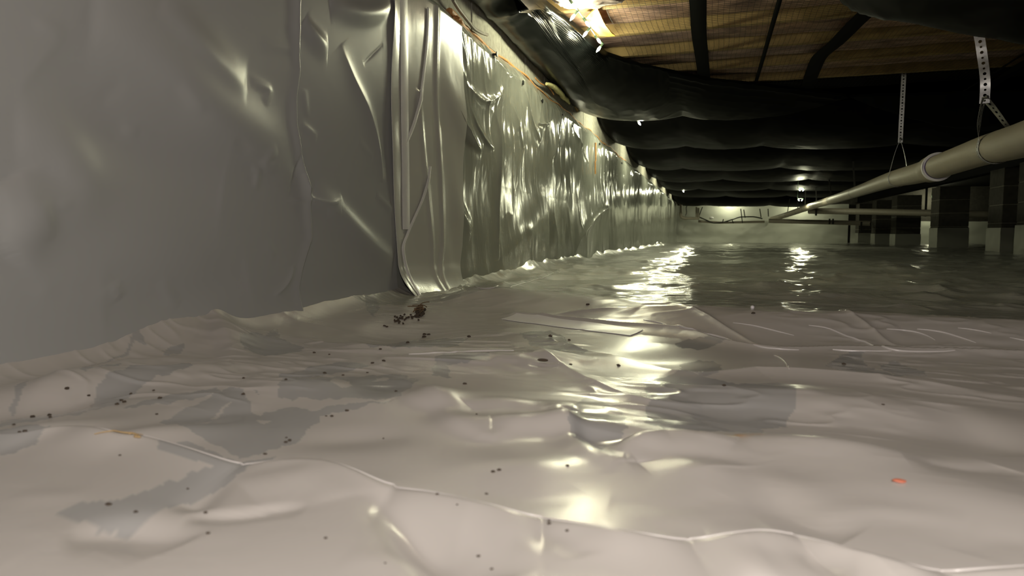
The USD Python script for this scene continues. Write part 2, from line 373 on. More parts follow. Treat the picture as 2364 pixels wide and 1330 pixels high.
# patches where the sheet clings wet to the ground, and a rust bloom
WET = [
    [(85, 880), (170, 862), (290, 822), (325, 802), (330, 812), (250, 838), (160, 868), (80, 890)],
    [(30, 925), (38, 896), (70, 890), (55, 912), (30, 932)],
    [(375, 815), (420, 804), (415, 815), (385, 822)],
    [(185, 885), (250, 850), (280, 848), (250, 868), (200, 890)],
    [(0, 965), (60, 945), (140, 925), (205, 928), (225, 900), (290, 875), (430, 855), (440, 872), (330, 895), (270, 932), (180, 958), (60, 975), (0, 985)],
    [(300, 938), (420, 915), (500, 905), (520, 912), (400, 935), (290, 945)],
    [(365, 975), (430, 945), (530, 905), (600, 915), (615, 950), (680, 945), (750, 960), (720, 985), (690, 1015), (640, 1035), (560, 1060), (500, 1030), (400, 990)],
    [(555, 795), (575, 780), (610, 785), (640, 765), (650, 785), (700, 800), (690, 815), (600, 822), (570, 812)],
    [(840, 700), (862, 695), (880, 715), (870, 730), (845, 715)],
    [(640, 870), (780, 842), (860, 850), (700, 880), (640, 880)],
    [(640, 905), (700, 878), (800, 880), (930, 868), (965, 890), (950, 905), (925, 930), (870, 935), (700, 930), (640, 930)],
    [(680, 965), (760, 945), (900, 938), (800, 955), (700, 968)],
    [(830, 795), (850, 770), (900, 768), (960, 760), (1010, 765), (1080, 780), (1060, 800), (950, 820), (850, 820)],
    [(1000, 840), (1090, 828), (1130, 835), (1135, 850), (1060, 850), (1030, 855), (1050, 875), (1000, 872)],
    [(1200, 770), (1280, 765), (1330, 800), (1370, 815), (1350, 830), (1230, 805)],
    [(0, 1010), (60, 1000), (120, 1003), (100, 1030), (40, 1055), (0, 1060)],
    [(365, 1045), (430, 1022), (520, 1055), (600, 1075), (520, 1092), (430, 1080), (360, 1060)],
    [(120, 1190), (170, 1170), (280, 1155), (330, 1140), (420, 1112), (560, 1070), (640, 1052), (560, 1105), (480, 1140), (380, 1180), (340, 1205), (290, 1225), (200, 1215), (150, 1200)],
    [(1480, 890), (1570, 875), (1700, 905), (1790, 900), (1840, 910), (1838, 940), (1815, 975), (1760, 985), (1770, 1000), (1640, 998), (1560, 1000), (1490, 975), (1500, 930)],
    [(1572, 830), (1650, 828), (1662, 845), (1655, 880), (1620, 888), (1575, 870)],
    [(1310, 950), (1360, 915), (1450, 960), (1440, 1000), (1390, 1050), (1360, 1055), (1320, 1010)],
    [(1905, 850), (1940, 820), (1985, 820), (2000, 850), (2060, 885), (1960, 880)],
    [(2030, 845), (2060, 835), (2140, 865), (2145, 885), (2060, 885)],
    [(1560, 792), (1600, 788), (1690, 795), (1620, 805), (1570, 805)],
]
DRY = [[(505, 900), (560, 898), (600, 920), (615, 945), (600, 958), (580, 950), (560, 910)],
       [(440, 980), (490, 975), (480, 985)], [(595, 972), (625, 975), (610, 982)],
       [(760, 900), (775, 893), (810, 897), (815, 908), (790, 912)], [(855, 892), (880, 880), (900, 880), (890, 890)],
       [(485, 965), (520, 938), (535, 930), (505, 962)]]
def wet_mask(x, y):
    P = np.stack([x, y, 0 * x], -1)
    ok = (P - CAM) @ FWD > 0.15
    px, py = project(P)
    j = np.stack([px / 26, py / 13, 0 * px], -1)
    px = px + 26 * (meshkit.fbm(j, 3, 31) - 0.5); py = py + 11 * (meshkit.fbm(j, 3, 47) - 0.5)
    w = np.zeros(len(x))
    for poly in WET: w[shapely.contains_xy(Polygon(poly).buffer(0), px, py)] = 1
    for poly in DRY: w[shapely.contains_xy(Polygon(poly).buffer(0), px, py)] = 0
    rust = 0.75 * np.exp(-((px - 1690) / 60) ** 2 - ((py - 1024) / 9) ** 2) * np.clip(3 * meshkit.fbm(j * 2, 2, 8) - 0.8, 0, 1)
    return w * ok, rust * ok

# ------------------------------------------------------------------ floor
A0 = np.radians(90) + YAW    # view direction, as an angle from +x
half = np.radians(46)
dense = np.linspace(-half, half, 720)
coarse = np.linspace(half, 2 * np.pi - half, 62)[1:-1]
ANG = np.r_[dense, coarse]
RAD = np.r_[np.geomspace(0.16, 0.40, 60)[:-1], np.geomspace(0.40, 2.2, 640)[:-1], np.geomspace(2.2, 21.0, 260)]
def floor_part():
    r = RAD; nr = len(r)
    A, R = np.meshgrid(ANG + A0, r, indexing='ij')
    x = np.clip(R * np.cos(A), -0.965, 9.5).ravel(); y = np.clip(R * np.sin(A), -3.0, 18.6).ravel()
    z = floor_height(x, y)
    w, ru = wet_mask(x, y)
    P = np.stack([x, y, z], -1)
    return P.reshape(len(ANG), nr, 3), w, ru

NR = len(RAD)
def floor_at(x, y):
    return float(floor_height(np.array([x], float), np.array([y], float))[0])

# (the lapped sheet below covers this part of the floor)
# near sheet lapped over the floor liner, its scalloped lip lifted between the points where it sticks
SEAM = [(-260, 1010), (0, 985), (100, 975), (200, 975), (320, 990), (440, 1025), (567, 1070), (640, 1054), (700, 1050), (765, 1053), (830, 1077), (918, 1120),
        (985, 1123), (1060, 1136), (1150, 1157), (1255, 1191), (1320, 1195), (1420, 1207), (1500, 1222), (1585, 1241), (1650, 1224), (1710, 1213), (1765, 1210), (1828, 1229),
        (1900, 1240), (2000, 1264), (2080, 1288), (2163, 1312), (2240, 1300), (2364, 1290), (2600, 1270)]
CUSP = [567, 918, 1255, 1585, 1828, 2163]
def seam_lift(px):
    d = np.min(np.abs(np.asarray(px)[:, None] - np.array(CUSP)[None]), axis=1)
    return 0.002 + 0.0085 * (1 - np.exp(-d / 80.0))
sp = []
for a, b in zip(SEAM[:-1], SEAM[1:]):
    n = max(2, int((b[0] - a[0]) / 6))
    for t in np.linspace(0, 1, n, endpoint=False): sp.append((a[0] + t * (b[0] - a[0]), a[1] + t * (b[1] - a[1])))
sp = np.array(sp)
from scipy.ndimage import gaussian_filter1d
# smooth between cusps only
ys = sp[:, 1].copy()
cuts = [0] + [int(np.argmin(np.abs(sp[:, 0] - c))) for c in CUSP] + [len(sp) - 1]
for a, b in zip(cuts[:-1], cuts[1:]):
    seg = sp[a:b + 1, 1]; ys[a:b + 1] = gaussian_filter1d(seg, 4, mode='nearest'); ys[a], ys[b] = seg[0], seg[-1]
sp[:, 1] = ys
lift = seam_lift(sp[:, 0])
edge = np.array([on_z(px, py, 0.0)[:2] for px, py in sp])
for _ in range(4):
    fz = floor_height(edge[:, 0], edge[:, 1])
    edge = np.array([on_z(px, py, min(z, 0.12))[:2] for (px, py), z in zip(sp, gaussian_filter1d(fz, 3) + lift + 0.0015)])
T = np.r_[np.linspace(0, 0.05, 36), np.geomspace(0.053, 1.0, 80)]
n_e = len(edge)
target = np.stack([np.linspace(-0.9, 1.3, n_e), np.full(n_e, -1.2)], -1)
PX = edge[:, None, :] * (1 - T[None, :, None]) + target[:, None, :] * T[None, :, None]
dist = np.linalg.norm(PX - edge[:, None, :], axis=-1)
xx, yy = PX[..., 0].ravel(), PX[..., 1].ravel()
base = floor_height(xx, yy).reshape(n_e, -1)
NEAR_RIDGES = [
    ([(840, 1080), (930, 1170), (1010, 1260), (1100, 1360)], -0.016, 0.022, 0.018, 'soft', True),
    ([(560, 1130), (760, 1110), (840, 1150)], 0.006, 0.02, 0.03, 'soft', True),
    ([(430, 1196), (560, 1190), (650, 1180), (705, 1178)], -0.003, 0.006, 0.010, 'soft', True),
    ([(150, 1250), (300, 1230), (420, 1260)], -0.005, 0.015, 0.02, 'soft', True),
    ([(1180, 1200), (1260, 1225), (1350, 1300)], -0.005, 0.012, 0.012, 'soft', True),
    ([(1820, 1235), (1870, 1280), (1980, 1320)], -0.005, 0.010, 0.014, 'soft', True),
    ([(1650, 1240), (1700, 1290), (1760, 1360)], 0.006, 0.014, 0.014, 'soft', True),
]
NEAR_RIDGES += [([(a, b) for a, b in ((cx_ - 110, 1165 if cx_ < 900 else cy_ + 70), (cx_, cy_))], -0.004, 0.012, 0.012, 'soft', False) for cx_, cy_ in ((567, 1075),)]
hh = add_ridges(PX.reshape(-1, 2), np.zeros(PX.shape[0] * PX.shape[1]), NEAR_RIDGES, fl).reshape(n_e, -1)
hump = np.where(dist < 0.009, 0.35 + 0.65 * np.sin(np.pi / 2 * np.clip(dist / 0.009, 0, 1)), np.exp(-((dist - 0.009) / 0.030) ** 1.3))
hh = 1.5 * hh * (1 - np.exp(-(dist / 0.05) ** 2))
lip = lift[:, None] * hump
roll = 1 - np.clip(1 - dist / 0.0022, 0, 1) ** 2 * 0.3     # rounded edge
PZ = base + 0.0015 + lip * roll + hh
S = np.concatenate([PX, PZ[..., None]], -1)
w, ru = wet_mask(xx, yy)
under = S[:, :1].copy(); under[..., 2] -= 0.0012
under2 = S[:, 2:3].copy(); under2[..., 2] -= 0.003
S2 = np.concatenate([under2, under, S], 1)
lap = thing('lapped_sheet', 'white plastic sheet in the foreground, its scalloped edge lapped over the floor liner', 'plastic sheet')
path = obj('sheet', grid_mesh(S2), 'floor_sheet', lap, smooth=True)
hem_r = 0.0006 + 0.0007 * (1 - np.exp(-np.min(np.abs(sp[:, 0][:, None] - np.array(CUSP)[None]), axis=1) / 50.0))
hem = S[:, 1].copy(); hem[:, 2] += 0.0004
hp = obj('hem', tube(hem, hem_r, 10), 'hem_sheet', lap, smooth=60, label='rolled white edge of the sheet')
s_px, s_py = project(S[:, 3:].reshape(-1, 3)); s_pts = S[:, 3:].reshape(-1, 3)
from scipy.spatial import cKDTree
s_tree = cKDTree(np.stack([s_px, s_py], -1))
def place(px, py):
    """the point of the lapped sheet or the floor seen at this place of the photo"""
    if py > np.interp(px, sp[:, 0], sp[:, 1]) + 1:
        d_, i_ = s_tree.query((px, py))
        if d_ < 12: return s_pts[i_].copy()
    return on_floor(px, py)
def on_floor(px, py):
    """first point of the floor sheet along the line of sight"""
    d = ray(px, py); t0, t1 = (0.11 - CAM[2]) / d[2], (-0.07 - CAM[2]) / d[2]
    t = np.linspace(t0, t1, 220); p = CAM + t[:, None] * d
    g = p[:, 2] - floor_height(p[:, 0], p[:, 1]); k = int(np.argmax(g < 0))
    if k == 0: return p[-1 if g[0] > 0 else 0]
    f = g[k - 1] / (g[k - 1] - g[k] + 1e-12)
    return p[k - 1] + f * (p[k] - p[k - 1])
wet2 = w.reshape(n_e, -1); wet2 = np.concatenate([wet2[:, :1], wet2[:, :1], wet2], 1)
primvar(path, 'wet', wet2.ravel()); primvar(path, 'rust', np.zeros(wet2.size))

P, w, ru = floor_part()
F = grid_faces(len(ANG), NR, close_u=True)
UsdGeom.Xform.Define(stage, '/World/floor')
rr = np.hypot(P[..., 0], P[..., 1]).ravel()
v = P.reshape(-1, 3)
cover = Polygon(np.vstack([edge, target[::-1]])).buffer(0).buffer(-0.008)
v[shapely.contains_xy(cover, v[:, 0], v[:, 1]), 2] -= 0.035
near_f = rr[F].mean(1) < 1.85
cx = v[F][:, :, 0].mean(1); cy = v[F][:, :, 1].mean(1)
for pts_, r0_ in (([(1480, 738), (1560, 752), (1640, 772), (1700, 787), (1780, 805), (1850, 808)], 0.0036), ([(1862, 751), (1905, 756), (1960, 778), (2010, 793), (2080, 811), (2130, 812), (2210, 809)], 0.0034),
                  ([(2045, 760), (2105, 765), (2140, 775), (2160, 786)], 0.0026), ([(2115, 760), (2170, 766), (2210, 777), (2255, 792)], 0.0028), ([(2210, 757), (2250, 762), (2290, 770)], 0.002),
                  ([(1690, 745), (1740, 752), (1790, 764), (1835, 775)], 0.0026), ([(1786, 821), (1808, 832), (1822, 853)], 0.0024), ([(1920, 807), (1990, 811), (2060, 810)], 0.0034), ([(2330, 779), (2364, 786), (2420, 796)], 0.002),
                  ([(940, 818), (1020, 815), (1100, 811), (1190, 809)], 0.0030), ([(1045, 662), (1110, 667), (1170, 662), (1240, 645), (1300, 622)], 0.0040)):
    pq = resample(np.array(pts_, float), 26)
    w_ = np.array([on_floor(a, b) for a, b in pq]); w_ = gaussian_filter1d(w_, 1.0, axis=0, mode='nearest')
    w_[:, 2] = floor_height(w_[:, 0], w_[:, 1]) + 0.0002
    obj('pleat', tube(w_, 0.62 * r0_ * np.sin(np.pi * np.linspace(0.03, 0.97, 26)) ** 0.5, 8), 'hem_sheet', '/World/floor', smooth=60)
def submesh(sel):
    f = F[sel]; idx = np.unique(f); mp = np.full(len(v), -1); mp[idx] = np.arange(len(idx))
    return (v[idx], mp[f]), idx
f_root = '/World/floor'
tag(stage.GetPrimAtPath(f_root), 'lumpy white plastic ground liner covering the whole crawl space floor', 'floor', kind='structure')
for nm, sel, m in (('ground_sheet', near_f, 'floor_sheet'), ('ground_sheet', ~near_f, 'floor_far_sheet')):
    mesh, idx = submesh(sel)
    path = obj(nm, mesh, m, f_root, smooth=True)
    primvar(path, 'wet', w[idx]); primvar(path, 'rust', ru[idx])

# ------------------------------------------------------------------ block wall on the left, other walls, subfloor
XW = -0.95
def struct(name, label=None):
    p = f'/World/{name}'; UsdGeom.Xform.Define(stage, p); tag(stage.GetPrimAtPath(p), label, 'wall' if name.startswith('wall') else name, kind='structure'); return p
wl = struct('wall_left', 'grey concrete block foundation wall showing above the white liner on the left')
obj('backing', box((XW - 0.11, 7.8, 0.6), (0.20, 22.0, 1.75)), 'mortar', wl)
y0 = 1.62
for row, zc in enumerate((1.095, 1.295)):
    for k in range(34):
        y = y0 + 0.4064 * k + (0.203 if row else 0) - 0.8
        if y > 16.9: continue
        obj('block', box((XW - 0.035 + 0.003 * rng.random(), y, zc), (0.06, 0.397, 0.191), bevel=0.003), 'concrete_block', wl)
wf = struct('wall_far', 'white-lined far end wall of the crawl space')
YF = 18.0
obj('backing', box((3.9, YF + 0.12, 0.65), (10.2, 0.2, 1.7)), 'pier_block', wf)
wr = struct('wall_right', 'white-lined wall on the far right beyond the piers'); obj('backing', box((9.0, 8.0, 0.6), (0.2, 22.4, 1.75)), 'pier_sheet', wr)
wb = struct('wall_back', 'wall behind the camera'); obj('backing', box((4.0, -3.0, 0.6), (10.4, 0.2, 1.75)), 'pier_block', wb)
ce = struct('ceiling', 'wood joists and subfloor overhead')
obj('subfloor', box((4.0, 7.8, 1.46), (10.4, 22.0, 0.03)), 'subfloor', ce)

# ------------------------------------------------------------------ wall liner sheets
TOPZ = 0.985
nails_px = [(1113, 128), (1187, 192), (1237, 234), (1282, 266), (1314, 292), (1370, 333), (1393, 350)]
nail_y = [float(on_x(a, b)[1]) for a, b in nails_px]
def top_edge(y):
    y = np.asarray(y, float)
    return TOPZ + 0.012 * (meshkit.noise(np.stack([y * 1.7, 0 * y, 0 * y], -1), 9) - 0.5) + 0.006 * np.sin(y * 6.1)

WALL_RIDGES_NEAR = [
    ([(180, 40), (290, 105), (370, 170), (450, 250), (550, 320), (650, 400)], 0.022, 0.085, 0.055, 'soft', True),
    ([(330, 10), (390, 75), (450, 135), (530, 200)], 0.010, 0.045, 0.03, 'soft', True),
    ([(60, 150), (180, 260), (330, 370), (480, 450)], -0.012, 0.07, 0.07, 'soft', True),
    ([(0, 300), (100, 350), (140, 420), (0, 480)], 0.010, 0.05, 0.05, 'soft', True),
    ([(-30, 420), (5, 520), (-30, 580)], 0.016, 0.04, 0.03, 'soft', True),
    ([(545, 190), (590, 212), (575, 240)], 0.003, 0.01, 0.012, 'soft', True),
    ([(548, 390), (562, 400), (560, 440)], 0.003, 0.008, 0.010, 'soft', True),
    ([(600, 345), (575, 380), (610, 390)], 0.0026, 0.010, 0.012, 'soft', True),
    ([(630, 464), (700, 462)], 0.004, 0.008, 0.010, 'sharp', True),
    ([(600, 680), (640, 640), (648, 610)], 0.005, 0.014, 0.012, 'sharp', True),
    ([(200, 700), (350, 690), (540, 640)], -0.008, 0.05, 0.06, 'soft', True),
    ([(240, 690), (225, 650)], 0.004, 0.02, 0.012, 'sharp', True),
    ([(670, 400), (700, 462), (735, 470), (765, 455)], 0.006, 0.016, 0.014, 'sharp', True),
    ([(700, 440), (760, 490), (810, 540), (870, 590), (888, 600)], 0.011, 0.030, 0.045, 'soft', True),
    ([(735, 10), (790, 28), (850, 25), (880, 0)], 0.016, 0.03, 0.03, 'soft', True),
    ([(762, 105), (790, 180), (825, 255), (850, 340), (862, 420)], 0.009, 0.03, 0.05, 'sharp', True),
    ([(675, 50), (700, 85), (730, 110)], 0.010, 0.02, 0.03, 'soft', True),
    ([(860, 105), (815, 150)], -0.003, 0.008, 0.010, 'sharp', True),
    ([(590, 760), (660, 750), (760, 735), (880, 700)], 0.010, 0.04, 0.05, 'soft', True),
]
for k in range(28):
    r_ = np.random.default_rng(500 + k)
    x = 30 + 820 * r_.random(); y = 40 + 640 * r_.random(); l = 30 + 70 * r_.random(); a = r_.normal() * 0.6 + 0.9
    WALL_RIDGES_NEAR.append(([(x, y), (x + l * math.cos(a), y + l * math.sin(a))], (r_.random() - 0.35) * 0.004, 0.010, 0.014, 'soft', True))

WALL_RIDGES_FAR = [
    ([(995, 165), (1020, 235), (1050, 300), (1092, 352)], 0.022, 0.05, 0.03, 'sharp', True),
    ([(1050, 195), (1085, 232), (1118, 228), (1136, 200)], 0.020, 0.03, 0.05, 'sharp', True),
    ([(1136, 200), (1131, 260), (1130, 340), (1133, 600)], 0.020, 0.03, 0.04, 'sharp', True),
    ([(1115, 132), (1140, 165), (1168, 180), (1187, 194)], 0.016, 0.05, 0.04, 'sharp', True),
    ([(1187, 196), (1200, 240), (1215, 285), (1238, 330)], 0.020, 0.04, 0.04, 'sharp', True),
    ([(1237, 236), (1226, 285), (1254, 282), (1262, 250)], 0.014, 0.02, 0.03, 'sharp', True),
    ([(1160, 230), (1175, 290), (1190, 345)], 0.014, 0.03, 0.04, 'sharp', True),
    ([(1060, 250), (1080, 300), (1120, 345)], 0.014, 0.03, 0.03, 'sharp', True),
    ([(1282, 268), (1275, 320), (1262, 370)], 0.016, 0.04, 0.05, 'sharp', True),
    ([(1314, 294), (1330, 340), (1352, 380)], 0.018, 0.06, 0.06, 'sharp', True),
    ([(1030, 470), (1050, 500), (1070, 540)], 0.010, 0.03, 0.03, 'soft', True),
    ([(1318, 590), (1330, 545), (1360, 505), (1400, 478)], 0.030, 0.06, 0.10, 'sharp', True),
    ([(1125, 650), (1150, 600), (1200, 540), (1260, 500)], 0.016, 0.10, 0.14, 'soft', True),
]
def wall_disp(y, z):
    """bulge of the wall sheets away from the block, in metres"""
    Q = np.stack([y, z], -1)
    p = np.stack([y * 1.6, z * 1.3, 0 * y], -1)
    near = np.clip((2.3 - y) / 0.5, 0, 1)
    d = 0.020 + 0.030 * (meshkit.fbm(p + 3, 2, 2) - 0.5)
    nr = np.zeros(len(y)); nr = add_ridges(Q, nr, WALL_RIDGES_NEAR, wl_)
    d += nr * np.clip((2.15 - y) / 0.1, 0, 1)
    farw = 1 - near
    # hanging folds: tension lines drop from the nails
    s = y + 0.16 * (z - 0.5) + 0.16 * (meshkit.fbm(np.stack([y * 2, z * 3, 0 * y], -1), 2, 14) - 0.5)
    f1 = 1 - np.abs(2 * meshkit.fbm(np.stack([s * 2.6, z * 1.6, 0 * y], -1), 3, 15) - 1) * 1.8
    sl = y + 0.33 * z + 0.03 * (meshkit.noise(np.stack([y * 5, z * 6, 0 * y], -1), 19) - 0.5)
    f2 = 1 - np.abs(2 * meshkit.fbm(np.stack([sl * 9.0, z * 2.6 - y, 0 * y], -1), 3, 16) - 1) * 1.8
    upper = np.clip((z - 0.35) / 0.5, 0.12, 1)
    patch = np.clip(2.2 * meshkit.fbm(np.stack([y * 1.3, z * 2.0, 0 * y], -1), 2, 33) - 0.6, 0.15, 1)
    patch = np.maximum(patch, 1.1 * np.exp(-((y - 3.0) / 0.75) ** 2))
    d += farw * (0.016 * np.clip(f1, 0, 1) ** 1.5 * (0.3 + 0.7 * upper) + 0.008 * np.clip(f2, 0, 1) ** 1.5 * upper * patch)
    d += add_ridges(Q, np.zeros(len(y)), WALL_RIDGES_FAR, wl_) * farw
    for ny in nail_y:
        dz = np.clip(0.95 - z, 0, 1)
        d += farw * 0.014 * np.exp(-np.abs(y - ny - 0.10 * dz) / (0.02 + 0.25 * dz)) * np.exp(-dz * 4) * np.sin(dz * 14 + ny * 5)
    d += 0.03 * np.clip((0.08 - z) / 0.15, 0, 1) ** 2
    return np.maximum(d, 0.006)

def wall_sheet(name, yl, yr, nz, ny, off, m, label, zlo=-0.12, lipL=None, grow=False, ztop=None, **kw):
    """sheet on the wall between the edges yl(z), yr(z); off lifts it over the ones below, lipL lifts its right edge"""
    zz = np.linspace(0, 1, nz)
    t = np.linspace(0, 1, ny)
    if lipL: t = 1 - (1 - t) ** 1.35
    yT = None
    G = np.zeros((ny, nz, 3))
    zb = zlo + zz * (TOPZ - zlo)
    YL, YR = yl(zb), yr(zb)
    for i, ti in enumerate(t):
        if grow:
            y = YL * (YR / YL) ** ti
        else:
            y = YL + ti * (YR - YL)
        te = top_edge(y) if ztop is None else ztop + 0 * y
        z = zlo + zz * (te - zlo)
        G[i, :, 1] = y; G[i, :, 2] = z
    y, z = G[..., 1].ravel(), G[..., 2].ravel()
    d = wall_disp(y, z) + off
    if lipL is not None:
        e = (YR[None, :] - G[..., 1]).ravel()
        d = d + lipL * (0.5 + meshkit.noise(np.stack([z * 9, 0 * z, 0 * z], -1), 4)) * np.exp(-(np.abs(e) / 0.022) ** 2) * np.where(np.abs(e) < 0.002, 0.6, 1)
    fade = np.clip((top_edge(y) - z) / 0.05, 0, 1) if ztop is None else 1.0
    G[..., 0] = (XW + 0.004 + off * 0.5 + (d - off * 0.5) * (0.25 + 0.75 * fade)).reshape(ny, nz)
    return obj(name, grid_mesh(G), m, smooth=True, label=label, category='wall liner', **kw)

seam_px = [(657, -60), (657, 0), (658, 130), (663, 168), (654, 230), (652, 290), (668, 380), (683, 430), (690, 552), (669, 620), (660, 665), (662, 720), (685, 775), (700, 800)]
sw = np.array([on_x(a, b) for a, b in seam_px]); o = np.argsort(sw[:, 2])
seam_y = lambda z: np.interp(z, sw[o, 2], sw[o, 1])
zer = lambda z: 0 * np.asarray(z)
y_corner = float(on_x(880, 300)[1])
main_liner = wall_sheet('wall_liner', lambda z: zer(z) + 1.80, lambda z: zer(z) + 17.9, 300, 1150, 0.0, 'wall_sheet',
                        'glossy crinkled white wall liner running down the long left wall', grow=True)
mid_liner = wall_sheet('wall_liner', lambda z: seam_y(z) - 0.10, lambda z: zer(z) + y_corner + 0.03, 300, 200, 0.004, 'near_wall_sheet',
                       'grey-white wall liner panel between the wavy lap seam and the taped overlap strip')
near_liner = wall_sheet('wall_liner', lambda z: zer(z) - 2.6, seam_y, 300, 420, 0.008, 'near_wall_sheet',
                        'large smooth wall liner panel nearest the camera on the far left', lipL=0.007)

# overlap strip with taped edges at the corner
ol, orr = float(on_x(878, 300)[1]), float(on_x(1045, 400)[1])
def strip_l(z): return ol + 0.012 * np.sin(np.asarray(z) * 9) + np.interp(z, [-0.1, 0.1, 0.3, 1.0], [0.06, 0.02, 0.01, 0.0])
def strip_r(z): return orr + np.interp(z, [-0.1, 0.0, 0.15, 0.4, 1.0], [-0.10, -0.06, 0.0, 0.0, -0.02])
nz, ny = 240, 120
zz = np.linspace(-0.09, 0.985, nz); tt = np.linspace(0, 1, ny)
G = np.zeros((ny, nz, 3))
for i, ti in enumerate(tt):
    G[i, :, 1] = strip_l(zz) * (1 - ti) + strip_r(zz) * ti; G[i, :, 2] = zz
y, z = G[..., 1].ravel(), G[..., 2].ravel(); tq = np.repeat(tt, nz)
from scipy.ndimage import gaussian_filter
raw = wall_disp(y, z).reshape(ny, nz)
from scipy.ndimage import maximum_filter
d = gaussian_filter(maximum_filter(raw, (9, 13)), (7, 10), mode='nearest').ravel() + 0.006
d += 0.010 * np.exp(-(tq / 0.10) ** 2) * (0.7 + 0.3 * np.sin(z * 15 + 1))
d += 0.006 * np.exp(-((tq - 0.62 - 0.04 * np.sin(z * 6)) / 0.03) ** 2) + 0.004 * np.exp(-((tq - 0.45 + 0.3 * (z - 0.3)) / 0.03) ** 2) * (z < 0.65)
d += 0.003 * meshkit.fbm(np.stack([y * 8 + z * 2, z * 4, 0 * z], -1), 2, 77)
d += 0.14 * np.clip((0.10 - z) / 0.18, 0, 1) ** 2 * (1 - 0.5 * tq)
fade = np.clip((0.985 - z) / 0.03, 0.3, 1)
G[..., 0] = XW + (d * fade).reshape(ny, nz)
strip = thing('overlap_strip', 'pale overlapping liner strip with white tape hanging at the wall corner', 'wall liner')
obj('sheet', slab(G, (-0.0015, 0, 0)), 'overlap_sheet', strip, smooth=50)
def surf_x(y, z):
    return XW + float(wall_disp(np.array([y]), np.array([z]))[0])
def tape(pts, wid, name='tape', parent=strip, m='white_tape', lift=0.016):
    P_ = resample([on_x(*p) for p in pts], 60)
    ii = [min(ny - 1, max(0, int((p[1] - strip_l(p[2])) / (strip_r(p[2]) - strip_l(p[2])) * (ny - 1)))) for p in P_]
    jj = [min(nz - 1, max(0, int((p[2] + 0.09) / 1.075 * (nz - 1)))) for p in P_]
    xs = gaussian_filter1d(np.array([G[i, j, 0] for i, j in zip(ii, jj)]), 2) + 0.004
    Gt = np.zeros((60, 5, 3))
    for k in range(5):
        Gt[:, k, 0] = xs + 0.002 * (1 - ((k - 2) / 2) ** 2); Gt[:, k, 1] = P_[:, 1] + (k / 4 - 0.5) * wid; Gt[:, k, 2] = P_[:, 2]
    obj(name, slab(Gt, (-0.001, 0, 0)), m, parent, smooth=50, label='white tape strip' if name == 'tape' else None)
tape([(905, -10), (906, 100), (908, 250), (912, 400), (915, 530)], 0.050)
tape([(962, 22), (958, 110), (950, 190), (935, 270), (912, 330)], 0.022)
tape([(968, 385), (955, 450), (935, 500), (918, 540), (905, 575), (912, 640), (906, 690)], 0.020)

# fasteners pinning the long liner to the block
for (a, b) in nails_px + [(1430, 377), (1470, 405), (1500, 428)]:
    p = on_x(a, b); x = surf_x(p[1], p[2])
    n1 = tube([(x - 0.01, p[1], p[2]), (x + 0.012, p[1], p[2])], 0.005, 8)
    n2 = tube([(x + 0.010, p[1], p[2]), (x + 0.014, p[1], p[2])], 0.011, 12)
    obj('nail', join([n1, n2]), 'nail_steel', main_liner, smooth=30)

# orange sealant squeezed out along the liner's top edge
pts = []
r_ = np.random.default_rng(5)
yy_ = np.linspace(float(on_x(1030, 45)[1]), 7.5, 260)
zt = top_edge(yy_)
bead = np.stack([XW + 0.008 + 0.004 * r_.random(260), yy_, zt + 0.004 + 0.004 * np.sin(yy_ * 17)], -1)
rad = 0.0035 + 0.0045 * np.clip(meshkit.fbm(np.stack([yy_ * 2.2, 0 * yy_, 0 * yy_], -1), 2, 61) * 2 - 0.8, 0, 1) + 0.010 * np.exp(-((yy_ - yy_[0] - 0.06) / 0.10) ** 2)
obj('sealant_bead', tube(bead, rad, 8), 'orange_sealant', smooth=50, label='thin orange-brown sealant bead along the top edge of the long liner', category='sealant')
pb = on_x(1036, 48)
blob = trimesh.creation.icosphere(3, 1.0); bn = meshkit.fbm(blob.vertices * 2 + 3, 3, 4)
blob.vertices *= (0.6 + 0.8 * bn[:, None]) * np.array([0.018, 0.034, 0.020]); blob.apply_translation((XW + 0.025, pb[1] + 0.02, pb[2]))
obj('sealant_blob', blob, 'orange_sealant', smooth=True, label='lump of orange sealant where the overlap strip meets the long liner top', category='sealant')
p1 = on_x(1034, 62); scrap = box((0, 0, 0), (0.003, 0.030, 0.040)); scrap.apply_transform(trimesh.transformations.rotation_matrix(0.4, [1, 0, 0])); scrap.apply_translation((XW + 0.04, p1[1] + 0.01, p1[2] - 0.012))
obj('plastic_scrap', scrap.subdivide(), 'blue_plastic', label='small dark blue plastic scrap hanging under the orange sealant lump', category='scrap')
# drips of sealant on the liner
for q, (a, b, l) in enumerate([(1362, 330, 0.14), (1361, 372, 0.10)]):
    p = on_x(a, b)
    obj('sealant_drip', tube([(XW + 0.045, p[1] + 0.01 * math.sin(t * 9), p[2] - t) for t in np.linspace(0, l, 14)], 0.006, 6), 'orange_sealant', smooth=40,
        label=['upper rusty orange drip running down the long wall liner', 'lower rusty orange drip running down the long wall liner'][q], category='sealant')
